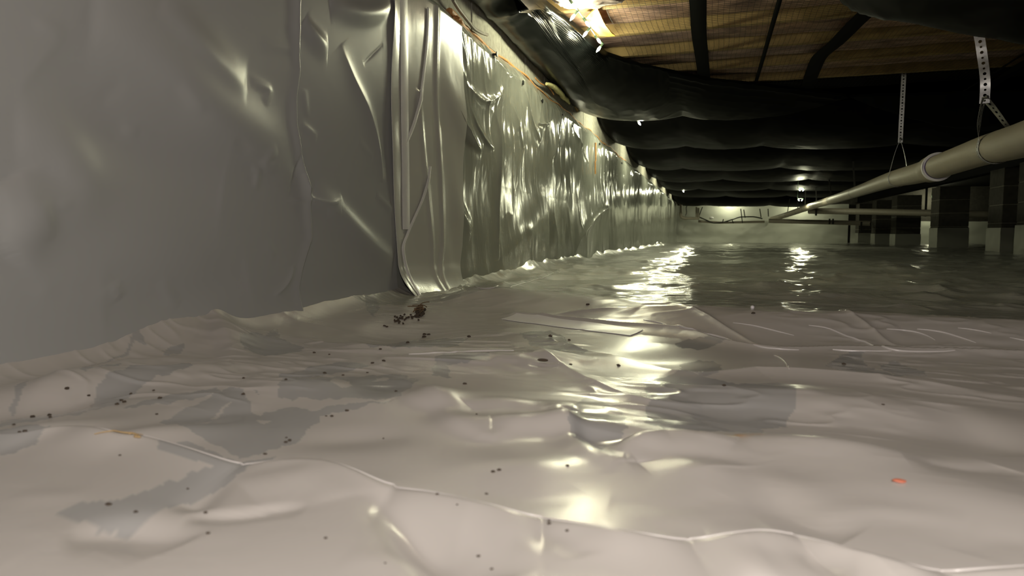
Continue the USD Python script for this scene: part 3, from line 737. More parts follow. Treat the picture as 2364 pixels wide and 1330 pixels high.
# foam and wire seen on the block between liner and belly
pf = resample([on_x(a, b, XW + 0.04) for a, b in ((1262, 193), (1285, 206), (1300, 222), (1315, 238))], 20)
foam = tube(pf, 0.008 + 0.009 * np.sin(np.linspace(0, 3.1, 20)), 10)
foam.vertices += 0.012 * (meshkit.fbm(foam.vertices * 30, 3, 3)[:, None] - 0.5)
obj('spray_foam', foam, 'yellow_foam', smooth=50, label='yellow spray foam strip on the block below the black wrap', category='foam')
pw = resample([on_x(a, b, XW + 0.02) for a, b in ((1236, 180), (1245, 190), (1258, 197), (1262, 196), (1270, 205), (1278, 218))], 30)
obj('wire_scrap', tube(pw, 0.0035, 6), 'orange_sealant', smooth=40, label='bent rusty wire scrap on the block beside the yellow foam', category='wire')
p5 = resample([on_x(a, b, XW + 0.03) for a, b in ((1046, 0), (1060, 22), (1078, 45), (1095, 66), (1110, 75), (1125, 80))], 40)
obj('cable', tube(p5, 0.007, 8), 'pvc_dim', smooth=40, label='grey cable sagging along the block above the liner, top left of the black wrap', category='cable')
p5 = resample([on_x(a, b, XW + 0.03) for a, b in ((1310, 214), (1322, 232), (1333, 256))], 20)
obj('wood_stake', tube(p5, 0.010, 4), 'joist_wood', smooth=False, label='thin wood stake end between the wall and the second black wrap', category='wood')

# ------------------------------------------------------------------ floor joists, batts, netting and straps in the opening
JZ = 1.24
jy = 2.35 + 0.45 * np.arange(7)
for k, y in enumerate(jy):
    obj('joist', box((2.5, y, JZ + 0.09), (6.8, 0.038, 0.18), bevel=0.002), 'joist_wood', ce)
for k in range(6):
    ya, yb = jy[k] + 0.025, jy[k + 1] - 0.025
    nx, nyb = 240, 24
    X = np.linspace(-0.88, 3.6, nx); T_ = np.linspace(0, 1, nyb)
    XX, TT = np.meshgrid(X, T_, indexing='ij')
    YY = ya + TT * (yb - ya)
    prof = np.sin(np.pi * np.clip(TT, 0.02, 0.98)) ** 0.5
    pz = np.stack([XX, YY * 2, 0 * XX], -1)
    sag = 0.018 + 0.03 * meshkit.fbm(pz * 2.2, 3, 40 + k) + 0.012 * meshkit.fbm(pz * 9, 3, 80 + k)
    Z = JZ + 0.065 - sag * prof
    obj('insulation_batt', slab(np.stack([XX, YY, Z], -1), (0, 0, 0.10)), 'batt', smooth=50,
        label=f'brown foil-faced insulation batt, {["nearest","second","third","fourth","fifth","last"][k]} of the row between joists counted from the camera', category='insulation')
# netting stapled under the batts
nx_, ny_ = np.arange(-0.50, 3.0, 0.026), np.arange(2.4, 5.35, 0.026)
def net_z(x, y):
    return JZ - 0.004 - 0.016 * meshkit.fbm(np.stack([x * 3, y * 3, 0 * x], -1), 2, 90)
strips = []
def ribbon(P_, w, up):
    a = P_ + np.asarray(w); b = P_ - np.asarray(w); c = P_ + np.asarray(up)
    n = len(P_); V = np.vstack([a, b, c]); k = np.arange(n - 1)
    Fq = np.vstack([np.stack([k, k + 1, n + k + 1, n + k], -1), np.stack([n + k, n + k + 1, 2 * n + k + 1, 2 * n + k], -1), np.stack([2 * n + k, 2 * n + k + 1, k + 1, k], -1)])
    return V, Fq
def collect(parts):
    V, F_, o_ = [], [], 0
    for a, b in parts: V.append(a); F_.append(b + o_); o_ += len(a)
    return (np.vstack(V), np.vstack(F_))
for x in nx_:
    y = np.linspace(2.4, 5.35, 70); xx_ = x + 0.012 * (meshkit.noise(np.stack([y * 4, x + 0 * y, 0 * y], -1), 1) - 0.5)
    strips.append(ribbon(np.stack([xx_, y, net_z(xx_, y)], -1), (0.0007, 0, 0), (0, 0, 0.0010)))
for y in ny_:
    x = np.linspace(-0.5, 3.0, 80); yy2 = y + 0.012 * (meshkit.noise(np.stack([x * 4, y + 0 * x, 0 * x], -1), 2) - 0.5)
    strips.append(ribbon(np.stack([x, yy2, net_z(x, yy2)], -1), (0, 0.0007, 0), (0, 0, 0.0010)))
obj('insulation_netting', collect(strips), 'netting', smooth=False, label='fine black netting stretched under the exposed insulation', category='netting', kind='stuff')
# black belly straps crossing the opening
def flat_strap(pxs, wid, label, z=JZ - 0.024):
    P_ = resample([on_z(a, b, z) for a, b in pxs], 40)
    t = np.gradient(P_, axis=0); t /= np.linalg.norm(t, axis=1, keepdims=True); nrm = np.stack([-t[:, 1], t[:, 0], 0 * t[:, 0]], -1)
    G_ = np.stack([P_ + nrm * wid * (k / 4 - 0.5) - np.array([0, 0, 0.004]) * (1 - ((k - 2) / 2) ** 2) for k in range(5)], 1)
    obj('belly_strap', slab(G_, (0, 0, 0.003)), 'strap_black', smooth=40, label=label, category='strap')
flat_strap([(1608, -60), (1611, 0), (1614, 80), (1620, 130), (1628, 200)], 0.075, 'wide black strap nearest the lights across the exposed insulation')
flat_strap([(1815, -60), (1800, 0), (1780, 70), (1760, 140), (1742, 200)], 0.022, 'narrow black strap in the middle of the exposed insulation')
flat_strap([(2060, -20), (1985, 45), (1930, 100), (1890, 135), (1875, 170), (1860, 215)], 0.085, 'wide kinked black strap slanting across the exposed insulation')
flat_strap([(2450, 100), (2364, 148), (2300, 190), (2230, 245)], 0.07, 'wide black strap at the right edge of the exposed insulation')
flat_strap([(2450, 80), (2364, 125), (2300, 165), (2200, 225)], 0.014, 'narrow dark cord above the right edge strap')
# kraft flap and wool tuft by the lights
pk = np.array([on_z(a, b, JZ - 0.03) for a, b in ((1352, 40), (1378, 18), (1398, 60), (1420, 84), (1385, 84), (1366, 66))])
flap = trimesh.creation.extrude_polygon(Polygon(pk[:, :2]).buffer(0), 0.006); flap.apply_translation((0, 0, JZ - 0.030))
flap = flap.subdivide_to_size(0.03); flap.vertices[:, 2] += 0.02 * (meshkit.fbm(flap.vertices * 12, 3, 2) - 0.5)
obj('kraft_flap', flap, 'kraft_flap', smooth=40, label='torn golden kraft paper flap lit by the string lights', category='paper')
pt = on_z(1370, 0, JZ - 0.05)
wool = trimesh.creation.icosphere(4, 1.0); wool.vertices *= (0.75 + 0.6 * meshkit.fbm(wool.vertices * 3, 4, 6))[:, None] * np.array([0.17, 0.11, 0.055]); wool.apply_translation(pt + np.array([0, -0.02, 0.03]))
obj('wool_tuft', wool, 'pink_wool', smooth=True, label='pinkish glass wool tuft bulging down beside the string lights', category='insulation')

# ------------------------------------------------------------------ black belly wrap, one bag per bay
def bag(name, xs, near, far, z_edge, sag, soft, label, m='black_poly_dull', nt=70, tilt=0.0, seed=0, cusps=(), cusp_h=0.10, wall_rise=0.0):
    nx = len(xs); T_ = np.linspace(0, 1, nt)
    NY, FY = near(xs), far(xs)
    P2 = np.stack([np.repeat(xs[:, None], nt, 1), NY[:, None] + T_[None] * (FY - NY)[:, None]], -1)
    rim = np.concatenate([P2[:, 0], P2[:, -1], P2[-1]] + ([P2[0]] if xs[0] > -0.9 else []))
    d = cKDTree(rim).query(P2.reshape(-1, 2))[0].reshape(nx, nt)
    s = 1 - np.exp(-(d / soft) ** 1.15)
    X, Y = P2[..., 0], P2[..., 1]
    mod = 1.0
    for c in cusps:
        mod = mod - cusp_h / sag * np.exp(-np.abs(X - c) / 0.16)
    sagf = sag * s * np.clip(mod, 0.2, 1)
    if xs[0] < -0.9: sagf = sagf * (1 - 0.42 * np.exp(-(X + 0.93) / 0.16))
    p = np.stack([X, Y, 0 * X], -1)
    wr = 1 - np.abs(2 * meshkit.fbm(np.stack([X * 7, Y * 5, 0 * X], -1), 3, 100 + seed) - 1) * 1.6
    z = z_edge - sagf - tilt * np.clip(X, 0, 6) * np.clip(d / 0.2, 0, 1) - 0.004 * np.clip(wr, 0, 1) ** 2 + 0.02 * (meshkit.fbm(p * 1.7, 2, seed) - 0.5) * s
    z += wall_rise * np.exp(-((X + 0.93) / 0.12) ** 2)
    crumple = 0.016 * (meshkit.fbm(np.stack([X * 28, Y * 9, 0 * X], -1), 2, 5 + seed) - 0.5) * np.exp(-d / 0.06)
    z += crumple
    Gp = np.concatenate([P2, z[..., None]], -1)
    top = Gp.copy(); top[..., 2] = z_edge + 0.015
    n = nx * nt
    vv = np.vstack([Gp.reshape(-1, 3), top.reshape(-1, 3)])
    f = grid_faces(nx, nt); idx = np.arange(n).reshape(nx, nt)
    r_ = np.concatenate([idx[:, 0], idx[-1, 1:], idx[-2::-1, -1], idx[0, -2:0:-1]]); r2 = np.roll(r_, -1)
    return obj(name, (vv, np.vstack([f, f[:, ::-1] + n, np.stack([r_, r_ + n, r2 + n, r2], -1)])), m, smooth=60, label=label, category='belly wrap', group=None)

# opening edge, from the photo
op = np.array([on_z(a, b, 1.20)[:2] for a, b in ((1250, 0), (1330, 62), (1400, 125), (1480, 152), (1560, 168), (1640, 185), (1745, 195), (1900, 215), (2000, 228), (2150, 242), (2364, 248))])
ox = np.r_[-1.0, op[0, 0] - 0.05, op[:, 0], 6.0]; oy = np.r_[1.0, 1.05, op[:, 1], op[-1, 1] + 0.3]
oo = np.argsort(ox); ox, oy = ox[oo], oy[oo]
xs1 = np.sort(np.r_[np.linspace(-0.93, -0.3, 110), np.linspace(-0.29, 2.85, 130)])
far1 = lambda x: 5.25 + 0.20 * np.clip(x + 0.9, 0, 6) ** 0.8
bag('belly_wrap', xs1, lambda x: np.interp(x, ox, oy), far1, 1.20, 0.24, 0.17, 'glossy black insulation wrap beside the lit string lights, nearest the left wall', 'black_poly', nt=150, seed=1,
    cusps=(-0.24,), cusp_h=0.05, tilt=0.02)
xs0 = np.linspace(0.20, 2.85, 120)
bag('belly_wrap', xs0, lambda x: 0.5 + 0 * x, lambda x: 2.40 + 0.80 * np.clip(x - 0.2, 0, 1.2) + 0.25 * np.clip(x - 1.4, 0, 3), 1.22, 0.435, 0.11, 'black insulation wrap bulging down in the top right corner', 'black_poly_dull', nt=90, seed=2)
rows = [(5.55, 7.15, (-0.28, 0.40, 1.6), 'second black insulation wrap back, behind the one with the lights'),
        (7.45, 9.35, (-0.40, 0.75, 2.2), 'third black insulation wrap back from the camera'),
        (9.6, 11.2, (0.1, 1.3, 2.6), 'fourth black insulation wrap back from the camera'),
        (11.45, 13.4, (-0.3, 0.9, 2.4), 'fifth black insulation wrap back from the camera'),
        (13.6, 15.6, (0.2, 1.4, 2.8), 'sixth black insulation wrap, next to last before the far wall'),
        (15.8, 17.4, (-0.2, 1.2, 2.4), 'furthest black insulation wrap, sagging over the far end wall')]
for k, (a, b, c, lab) in enumerate(rows):
    xs = np.linspace(-0.93, 2.85, 130)
    bag('belly_wrap', xs, lambda x, a=a: a + 0.12 * np.clip(x + 0.9, 0, 7) ** 0.8, lambda x, b=b: b + 0.14 * np.clip(x + 0.9, 0, 7) ** 0.8, 1.19, 0.22 + (0.12 if k == 5 else 0), 0.24, lab, nt=50, seed=10 + k, cusps=c, cusp_h=0.045, tilt=0.012)
# backing poly that closes the ceiling above the bags
obj('ceiling_wrap', box((4.0, 11.7, 1.30), (10.0, 12.6, 0.01)), 'black_poly_dull', ce)

# ------------------------------------------------------------------ string lights
def led_string(name, pos_list, label, lights=True, power=LED_POWER, wire=None):
    t = thing(name, label, 'string lights')
    wp = [np.asarray(pos_list[0]) + np.array([0.02, 0.0, 1.294 - pos_list[0][2]])] + list(pos_list) if pos_list[0][2] < 1.235 else pos_list
    obj('wire', tube(resample(np.array(wp), 12 * len(wp)) if len(wp) > 2 else np.linspace(wp[0], wp[-1], 6), 0.004, 6), 'green_wire', t, smooth=40)
    for i, p in enumerate(pos_list):
        p = np.asarray(p, float)
        dr = np.array([0.55, -0.25, -0.8]) * (1 if i % 2 == 0 else np.array([-1, 1, 1])); dr /= np.linalg.norm(dr)
        k = np.linspace(0, 1, 8)
        b = t and obj('bulb', tube([p + dr * (0.022 + 0.035 * q) for q in k], 0.0065 * np.sin(np.pi * (0.18 + 0.78 * k)) + 0.0005, 8), 'led_glow', t, smooth=60, label='glowing white bulb')
        obj('socket', tube([p, p + dr * 0.024], 0.006, 8), 'green_wire', b, smooth=40)
        if lights:
            sphere_light(f'{t}/light_{i:03d}', p + dr * 0.05, 0.02, power if np.ndim(power) == 0 else power[i], LED)
    return t
ZL = 1.17
c1 = [on_z(a, b, ZL) for a, b in ((1316, 0), (1334, 24), (1347, 42), (1362, 64), (1374, 82), (1392, 100))]
led_string('string_light', c1, 'string of small white lights along the torn edge of the black wrap', power=0.8)
gaps = []
for (a, b, z) in ((1470, 276, 1.05), (1575, 438, 1.02), (1586, 473, 0.98)):
    gaps.append(on_z(a, b, z))
for i, (p, lab) in enumerate(zip(gaps, ('small white light peeking out behind the first black wrap', 'small white light glinting between far wraps near the left wall', 'furthest small white light by the white drain elbow'))):
    p = np.asarray(p)
    led_string('string_light', [p], lab, power=1.5)
# lights strung between the bags along the wall, mostly hidden by them
for y, lab in ((5.35, 'first and second'), (7.3, 'second and third'), (9.45, 'third and fourth'), (11.3, 'fourth and fifth'), (13.5, 'fifth and sixth'), (15.7, 'sixth and seventh')):
    led_string('string_light', [np.array([-0.6, y, 1.13]), np.array([-0.6, y + 0.1, 1.14])], f'white lights tucked up between the {lab} black wraps by the left wall', power=2.0)
for x, lab in ((0.3, 'left'), (1.9, 'right'), (4.7, 'hidden third')):
    led_string('string_light', [np.array([x, 17.68, 1.04]), np.array([x + 0.1, 17.68, 1.05])], f'white lights hidden behind the furthest black wrap at the far wall, {lab} pair', power=1.6)
for (a, b, y) in ((1841, 458, 12.9), (1842, 434, 10.9)):
    p = on_y(a, b, y)
    led_string('string_light', [p, p + np.array([0.1, 0.05, 0.0])], f'{"lower" if b > 440 else "upper"} white light glinting far back above the drain pipe', power=1.3)

# ------------------------------------------------------------------ drain pipe with coupling and hangers
PIPE = [(2560, 256, 1.57), (2364, 322, 2.18), (2250, 355, 2.78), (2163, 386, 3.35), (2058, 415, 4.85), (1968, 446, 7.5), (1890, 471, 11.0), (1825, 493, 14.6), (1782, 506, 16.7)]
pp = resample([at_depth(*q) for q in PIPE], 160)
pipe = thing('drain_pipe', 'long cream plastic drain pipe slung from straps on the right', 'pipe')
PR = 0.057
def pipe_at(Z):
    k = np.argmin(np.abs((pp - CAM) @ FWD - Z)); return pp[k], (pp[min(k + 1, 159)] - pp[max(k - 1, 0)]) / np.linalg.norm(pp[min(k + 1, 159)] - pp[max(k - 1, 0)])
obj('pipe', tube(pp, PR, 32), 'pvc', pipe, smooth=40)
pc, pd = pipe_at(3.35)
pd = pd / np.linalg.norm(pd)
cp = [pc + pd * s for s in (0.0, 0.004, 0.10, 0.16, 0.20)]
obj('coupling', tube(cp, [PR + 0.008, PR + 0.010, PR + 0.010, PR + 0.008, PR + 0.001], 36, cap=False), 'pvc', pipe, smooth=40, label='wider coupling sleeve')
obj('coupling_rim', tube([pc - pd * 0.006, pc - pd * 0.014, pc + pd * 0.004, pc + pd * 0.006], [PR + 0.004, PR + 0.013, PR + 0.014, PR + 0.004], 40, cap=False), 'pvc_white', pipe, smooth=40, label='white coupling rim')
obj('primer_ring', tube([pc - pd * 0.022, pc - pd * 0.004], [PR + 0.0010, PR + 0.0035], 40, cap=False), 'purple_primer', pipe, smooth=40, label='purple primer ring')

import manifold3d as md
def perforated(centre, normal_hint, wid, pitch=0.019, hole=0.0055, lenstep=None):
    """a strap of steel with punched holes that follows the centre line"""
    C = resample(centre, 400); s = np.r_[0, np.cumsum(np.linalg.norm(np.diff(C, axis=0), axis=1))]; L = s[-1]
    sq = md.CrossSection([[(0, -wid / 2), (L, -wid / 2), (L, wid / 2), (0, wid / 2)]])
    n = int(L / pitch)
    holes = [md.CrossSection.circle(hole if k % 2 else hole * 0.7, 10).translate((pitch * (k + 0.5), 0)) for k in range(n)]
    body = sq - md.CrossSection.batch_boolean(holes, md.OpType.Add)
    m_ = body.extrude(0.001).refine_to_length(max(0.01, L / 150)).to_mesh(); V = np.array(m_.vert_properties[:, :3]); Ft = np.array(m_.tri_verts)
    t = np.gradient(C, axis=0); t /= np.linalg.norm(t, axis=1, keepdims=True)
    nh = np.array([np.asarray(normal_hint(q) if callable(normal_hint) else normal_hint, float) for q in C])
    u = np.cross(t, nh); u /= np.linalg.norm(u, axis=1, keepdims=True) + 1e-9; nn = np.cross(u, t)
    ip = lambda arr: np.stack([np.interp(V[:, 0], s, arr[:, k]) for k in range(3)], -1)
    return trimesh.Trimesh(ip(C) + ip(u) * V[:, 1:2] + ip(nn) * V[:, 2:3], Ft, process=False)

def hanger(Z, top, joint_up, wid, label, spread=1.0, bend=0.0):
    c, d = pipe_at(Z)
    side = np.cross(d, [0, 0, 1.0]); side /= np.linalg.norm(side); upv = np.cross(side, d)
    rr_ = PR + 0.003
    J = c + upv * joint_up + (top - c - upv * joint_up) * 0.0
    J = np.array([c[0] * 0.6 + top[0] * 0.4, c[1] * 0.6 + top[1] * 0.4, c[2] + joint_up])
    t = thing('pipe_hanger', label, 'strap')
    ang = np.linspace(np.radians(160), np.radians(380), 40)
    loop = [c + rr_ * (np.cos(a) * side + np.sin(a) * upv) for a in ang]
    left = [J - d * 0.004 - np.array([0, 0, 0.0]), J * 0.62 + loop[0] * 0.38 - side * 0.006, loop[0]]
    right = [loop[-1], J * 0.5 + loop[-1] * 0.5 + side * 0.004, J + d * 0.004]
    path_ = np.array(left[:-1] + loop + right[1:])
    nh = lambda q: np.cross(d, [0, 0, 1.0]) * 0 + (q - c) / (np.linalg.norm(q - c) + 1e-9) * 1.0 + 0.0
    # strap width runs along the pipe
    C = resample(path_, 400)
    obj('loop', perforated(path_, lambda q: (q - c) - d * ((q - c) @ d), wid), 'galvanized', t, smooth=30)
    riser = [J + np.array([0, 0, -0.02]), J + np.array([0, 0, 0.03]), J * 0.6 + top * 0.4 + np.array([bend, 0, 0]), top]
    obj('riser', perforated(riser, (CAM - J) * np.array([1, 1, 0]), wid), 'galvanized', t, smooth=30)
    b = tube([J - d * 0.012 - fh * 0.012, J - d * 0.012 + fh * 0.018], 0.004, 8)
    obj('bolt', join([b, tube([J - fh * 0.008, J - fh * 0.014], 0.007, 6)]), 'galvanized', t, smooth=30, label='shiny bolt')
    return t
c, d = pipe_at(2.45)
hanger(2.5, on_z(2238, 80, 0.885) + np.array([-0.012, 0.0, 0.16]), 0.17, 0.031, 'nearest perforated steel strap holding up the drain pipe', bend=0.012)
top2 = at_depth(2090, 108, 4.45)
hanger(4.5, top2, 0.25, 0.028, 'second perforated steel strap, hanging just beyond the pipe coupling')
def thin_hanger(Z, px_top, py_top, label):
    c, d = pipe_at(Z); side = np.cross(d, [0, 0, 1.0]); side /= np.linalg.norm(side); upv = np.cross(side, d)
    t = thing('pipe_hanger', label, 'strap')
    a = np.linspace(0, 2 * np.pi, 40)
    ring = np.array([c + (PR + 0.003) * (np.cos(q) * side + np.sin(q) * upv) for q in a])
    r1 = np.stack([ring - d * 0.009, ring + d * 0.009], 1)
    obj('loop', slab(r1, (0, 0, 0.0008)), 'dark_wire', t, smooth=40)
    top = at_depth(px_top, py_top, Z + 0.02)
    e = np.array([c + upv * PR, top]); dirs = np.array([0.009, 0, 0])
    r2 = np.stack([e - dirs, e + dirs], 1)
    obj('riser', slab(r2, (0, 0.001, 0)), 'dark_wire', t, smooth=False)
for k, (Z, a, b) in enumerate([(7.3, 1967, 325), (9.6, 1909, 378), (11.2, 1880, 378), (12.6, 1860, 425), (13.6, 1842, 425), (15.0, 1824, 455)]):
    thin_hanger(Z, a, b, f'dark strap looped round the far drain pipe, {["third","fourth","fifth","sixth","seventh","eighth"][k]} hanger from the near end')

# cross pipes in the background
def xpipe(name, pts, r, m, label):
    return obj(name, tube(resample(np.array(pts), 30), r, 16), m, smooth=40, label=label, category='pipe')
ya = 13.2
xpipe('cross_pipe', [on_y(1868, 487, ya + 0.6), on_y(2010, 489, ya), on_y(2284, 495, ya - 0.9), on_y(2500, 500, ya - 1.6)], 0.055, 'pvc_dim', 'dim brown cross pipe running in front of the piers, upper of two')
xpipe('cross_pipe', [on_y(1775, 510, 16.9), on_y(1900, 513, 16.6), on_y(2010, 516, 16.2)], 0.050, 'pvc_dim', 'lower dark cross pipe in front of the far wall')
for k, (a, b1, b2, y) in enumerate([(1884, 484, 498, 13.7), (2138, 430, 500, 12.9), (1915, 505, 518, 16.5), (1923, 505, 518, 16.5), (1988, 512, 535, 16.3)]):
    p, q = on_y(a, b1, y - 0.07), on_y(a, b2, y - 0.07)
    obj('cross_pipe_strap', box((p + q) / 2, (0.035, 0.016, abs(p[2] - q[2])), bevel=0.004), 'dark_wire', label=['strap round the left end of the upper cross pipe', 'tall strap holding the middle of the upper cross pipe', 'left of two close straps on the lower cross pipe', 'right of two close straps on the lower cross pipe', 'strap at the right end of the lower cross pipe'][k], category='strap')
# small white plumbing in the far left corner
yv = 17.0
vp = lambda a, b: on_y(a, b, yv)
t = thing('condensate_pipe', 'small white pipe with elbow in the far left corner', 'pipe')
el = [vp(1572, 462), vp(1572, 490), vp(1572, 496), vp(1574, 501), vp(1579, 503.5), vp(1584, 504), vp(1614, 504)]
obj('pipe', tube(resample(np.array(el), 60), 0.030, 12), 'pvc', t, smooth=40)
obj('elbow', tube(resample(np.array(el[1:6]), 20), 0.038, 12), 'pvc', t, smooth=40)
obj('riser', tube([vp(1608, 504), vp(1608, 478)], 0.024, 12), 'pvc', t, smooth=40)
obj('riser', tube([vp(1613, 504), vp(1613, 480)], 0.020, 12), 'pvc', t, smooth=40)
t = thing('branch_pipe', 'short white pipe run sloping below the black cable at the far wall', 'pipe')
obj('pipe', tube([on_y(1612, 511, 17.2), on_y(1660, 514, 17.2), on_y(1765, 512, 17.3)], 0.028, 12), 'pvc', t, smooth=40)
cab = resample([on_y(a, b, 17.1) for a, b in ((1612, 500), (1630, 508), (1650, 515), (1670, 513), (1690, 507), (1712, 501), (1735, 500.5), (1760, 505))], 60)
obj('cable', tube(cab, 0.014, 8), 'dark_wire', smooth=40, label='black cable sagging in loops in front of the far wall', category='cable')
cab = resample([on_y(a, b, 17.1) for a, b in ((1613, 506), (1617, 490), (1622, 478))], 20)
obj('cable', tube(cab, 0.010, 8), 'dark_wire', smooth=40, label='short black cable rising beside the white risers at the far wall', category='cable')
for k, (a, b, a2, b2) in enumerate([(1710, 482, 1714, 515), (1717, 484, 1720, 503), (1754, 482, 1757, 502), (1773, 482, 1774, 500), (1670, 506, 1668, 514), (1690, 508, 1693, 516)]):
    obj('hanger_wire', tube([on_y(a, b, 17.05), on_y(a2, b2, 17.05)], 0.012, 6), 'dark_wire', smooth=40,
        label=['left wire of the long pair in front of the far wall', 'right wire of the long pair in front of the far wall', 'third wire from the left hanging at the far wall', 'short wire beside the pipe bend at the far wall', 'short hook left on the black sagging cable', 'short hook right on the black sagging cable'][k], category='wire', )
knob = trimesh.creation.icosphere(2, 0.045); knob.vertices *= np.array([1.1, 0.5, 0.6]); knob.apply_translation(on_y(1643, 503, 17.965))
obj('patch_cap', knob, 'pvc_white', smooth=True, label='small white cap on the far wall above the sagging black cable', category='cap')
chain = [vp(1588, 474), vp(1584, 480), vp(1585, 490), vp(1582, 498)]
obj('wire_scrap', tube(resample(np.array(chain), 20), 0.012, 6), 'galvanized', smooth=40, label='crumpled foil strip hanging inside the white elbow pipe', category='foil')

# ------------------------------------------------------------------ far wall liner, in two heights
def far_liner(x0, x1, top, name, label, seed):
    nx, nz_ = 160, 50
    X = np.linspace(x0, x1, nx); q = np.linspace(0, 1, nz_)
    tp = top + 0.03 * (meshkit.fbm(np.stack([X * 3, 0 * X, 0 * X], -1), 3, seed) - 0.5)
    XX, QQ = np.meshgrid(X, q, indexing='ij'); ZZ = -0.05 + QQ * (tp[:, None] + 0.05)
    Y = YF - 0.01 - 0.05 * meshkit.fbm(np.stack([XX * 1.6, ZZ * 2.5, 0 * XX], -1), 3, seed + 1) - 0.06 * np.clip(0.12 - ZZ, 0, 1)
    obj(name, slab(np.stack([XX, Y, ZZ], -1), (0, 0.004, 0)), 'pier_sheet', smooth=50, label=label, category='wall liner')
far_liner(-0.95, 3.05, 0.93, 'end_liner', 'white liner on the far end wall below the pipes', 3)
far_liner(3.10, 8.9, 0.50, 'end_liner', 'lower white liner on the far wall glimpsed between the piers', 8)

# ------------------------------------------------------------------ block piers wrapped at the foot
def pier(x, y, ztop, wrap, label, sx=0.40, sy=0.40):
    t = thing('pier', label, 'pier')
    n = 5
    for k in range(n):
        z = -0.08 + 0.2 * k
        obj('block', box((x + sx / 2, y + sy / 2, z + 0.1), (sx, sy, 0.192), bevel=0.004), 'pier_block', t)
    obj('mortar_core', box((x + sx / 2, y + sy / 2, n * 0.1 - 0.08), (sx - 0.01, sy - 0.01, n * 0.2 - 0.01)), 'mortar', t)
    th = 0.008
    m_ = box((x + sx / 2, y + sy / 2, wrap / 2 - 0.05), (sx + 2 * th, sy + 2 * th, wrap + 0.1)).subdivide_to_size(0.05)
    m_.vertices += 0.010 * (meshkit.fbm(m_.vertices * 9, 2, 5) - 0.5)[:, None] * np.array([1, 1, 0.5])
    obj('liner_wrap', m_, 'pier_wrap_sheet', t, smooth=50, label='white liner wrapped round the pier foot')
def pier_px(px, Z, pybase):
    p = CAM + ray(px, pybase) * (Z / 1.0); return p
for px, Z, wrap, lab, sx in [(1981, 15.9, 0.24, 'furthest block pier, beside the end of the far white wall', 0.4), (2020, 14.3, 0.22, 'second furthest block pier, partly behind its neighbour', 0.4),
                         (2067, 12.5, 0.21, 'block pier in the middle of the receding row', 0.4), (2164, 10.3, 0.30, 'wide dark block pier left of the bright gap', 0.40),
                         (2310, 7.4, 0.27, 'tall block pier right of the bright gap', 0.4), (2384, 6.55, 0.29, 'nearest block pier, cut by the right edge of the photo', 0.4)]:
    q = CAM + ray(px, 560) * Z
    pier(q[0], q[1], 0.99, wrap, lab, sx)

t = thing('floor_beam', 'dark steel floor beam resting along the row of piers', 'beam')
obj('web', box((3.15, 9.5, 1.08), (0.010, 16.0, 0.28)), 'strap_black', t)
obj('flange', box((3.15, 9.5, 0.934), (0.12, 16.0, 0.012), bevel=0.003), 'strap_black', t)
obj('flange', box((3.15, 9.5, 1.226), (0.12, 16.0, 0.012), bevel=0.003), 'strap_black', t)
# ------------------------------------------------------------------ litter on the sheets
SPECKS = [(32, 981), (75, 963), (114, 959), (116, 964), (47, 988), (60, 992), (155, 898), (205, 914), (302, 910), (280, 925), (287, 929), (270, 934), (369, 920), (362, 957), (355, 902),
          (277, 1050), (252, 1168), (312, 1185), (436, 1129), (478, 1188), (482, 1233), (753, 1240), (562, 911), (562, 874), (660, 877), (612, 1049), (661, 1011), (660, 1022), (669, 1018),
          (801, 949), (753, 961), (766, 962), (725, 815), (760, 819), (848, 861), (792, 867), (893, 755), (888, 753), (941, 792), (979, 779), (980, 773), (990, 773), (1083, 778), (878, 807), (886, 834),
          (860, 839), (750, 862), (1100, 957), (885, 1013), (914, 904), (1073, 887), (1271, 777), (1314, 786), (1318, 842), (1357, 704), (1739, 724), (1948, 841), (2039, 935), (1123, 1141), (1102, 1288),
          (1135, 1313), (1265, 1195), (1267, 1209), (1312, 1224), (1055, 1164), (1153, 1086), (1138, 1090), (1310, 1076), (1428, 845), (1672, 891), (1008, 1143), (886, 1302)]
def region(a, b):
    if b > 1080: return 'on the front sheet at the lower left' if a < 800 else 'on the front sheets at the lower middle'
    if b > 985: return 'on the sheet near the left edge seam' if a < 200 else 'on the sheet around the scalloped seam, left of middle'
    if a < 400: return 'on the grey patches below the left wall'
    if b < 800: return 'on the sheet near the corner strip' if a < 1150 else 'far out on the middle of the floor'
    return 'on the wrinkled sheet left of the shiny streak' if a < 1200 else 'on the sheet right of the shiny streak'
rs = np.random.default_rng(12)
for k, (a, b) in enumerate(SPECKS):
    p = place(a, b); dd = np.linalg.norm(p - CAM)
    r = (2.0 + 1.8 * rs.random()) * dd / F_ * (1.4 if a in (1271, 1948, 252) else 1.0)
    s_ = trimesh.creation.icosphere(1, 1.0); s_.vertices *= (0.7 + 0.6 * rs.random((len(s_.vertices), 1))) * np.array([r * 1.3, r, r * 0.7]); s_.apply_translation(p + np.array([0, 0, r * 0.35]))
    obj('dirt_speck', s_, 'dirt', smooth=False, label='tiny dark dirt speck ' + region(a, b), category='dirt', group='dirt specks ' + region(a, b))
fp = resample(np.array([on_floor(a, b) for a, b in ((1175, 733), (1240, 741), (1320, 752), (1400, 762), (1470, 770))]), 60)
ft = np.gradient(fp, axis=0); ft /= np.linalg.norm(ft, axis=1, keepdims=True); fn = np.stack([-ft[:, 1], ft[:, 0], 0 * ft[:, 0]], -1)
Gf_ = np.stack([fp + fn * 0.045 * (k / 6 - 0.5) for k in range(7)], 1)
Gf_[..., 2] = floor_height(Gf_[..., 0].ravel(), Gf_[..., 1].ravel()).reshape(60, 7) + 0.0018
obj('floor_tape', slab(Gf_, (0, 0, -0.001)), 'white_tape', smooth=50, label='straight white tape strip on the floor liner right of the corner', category='tape')
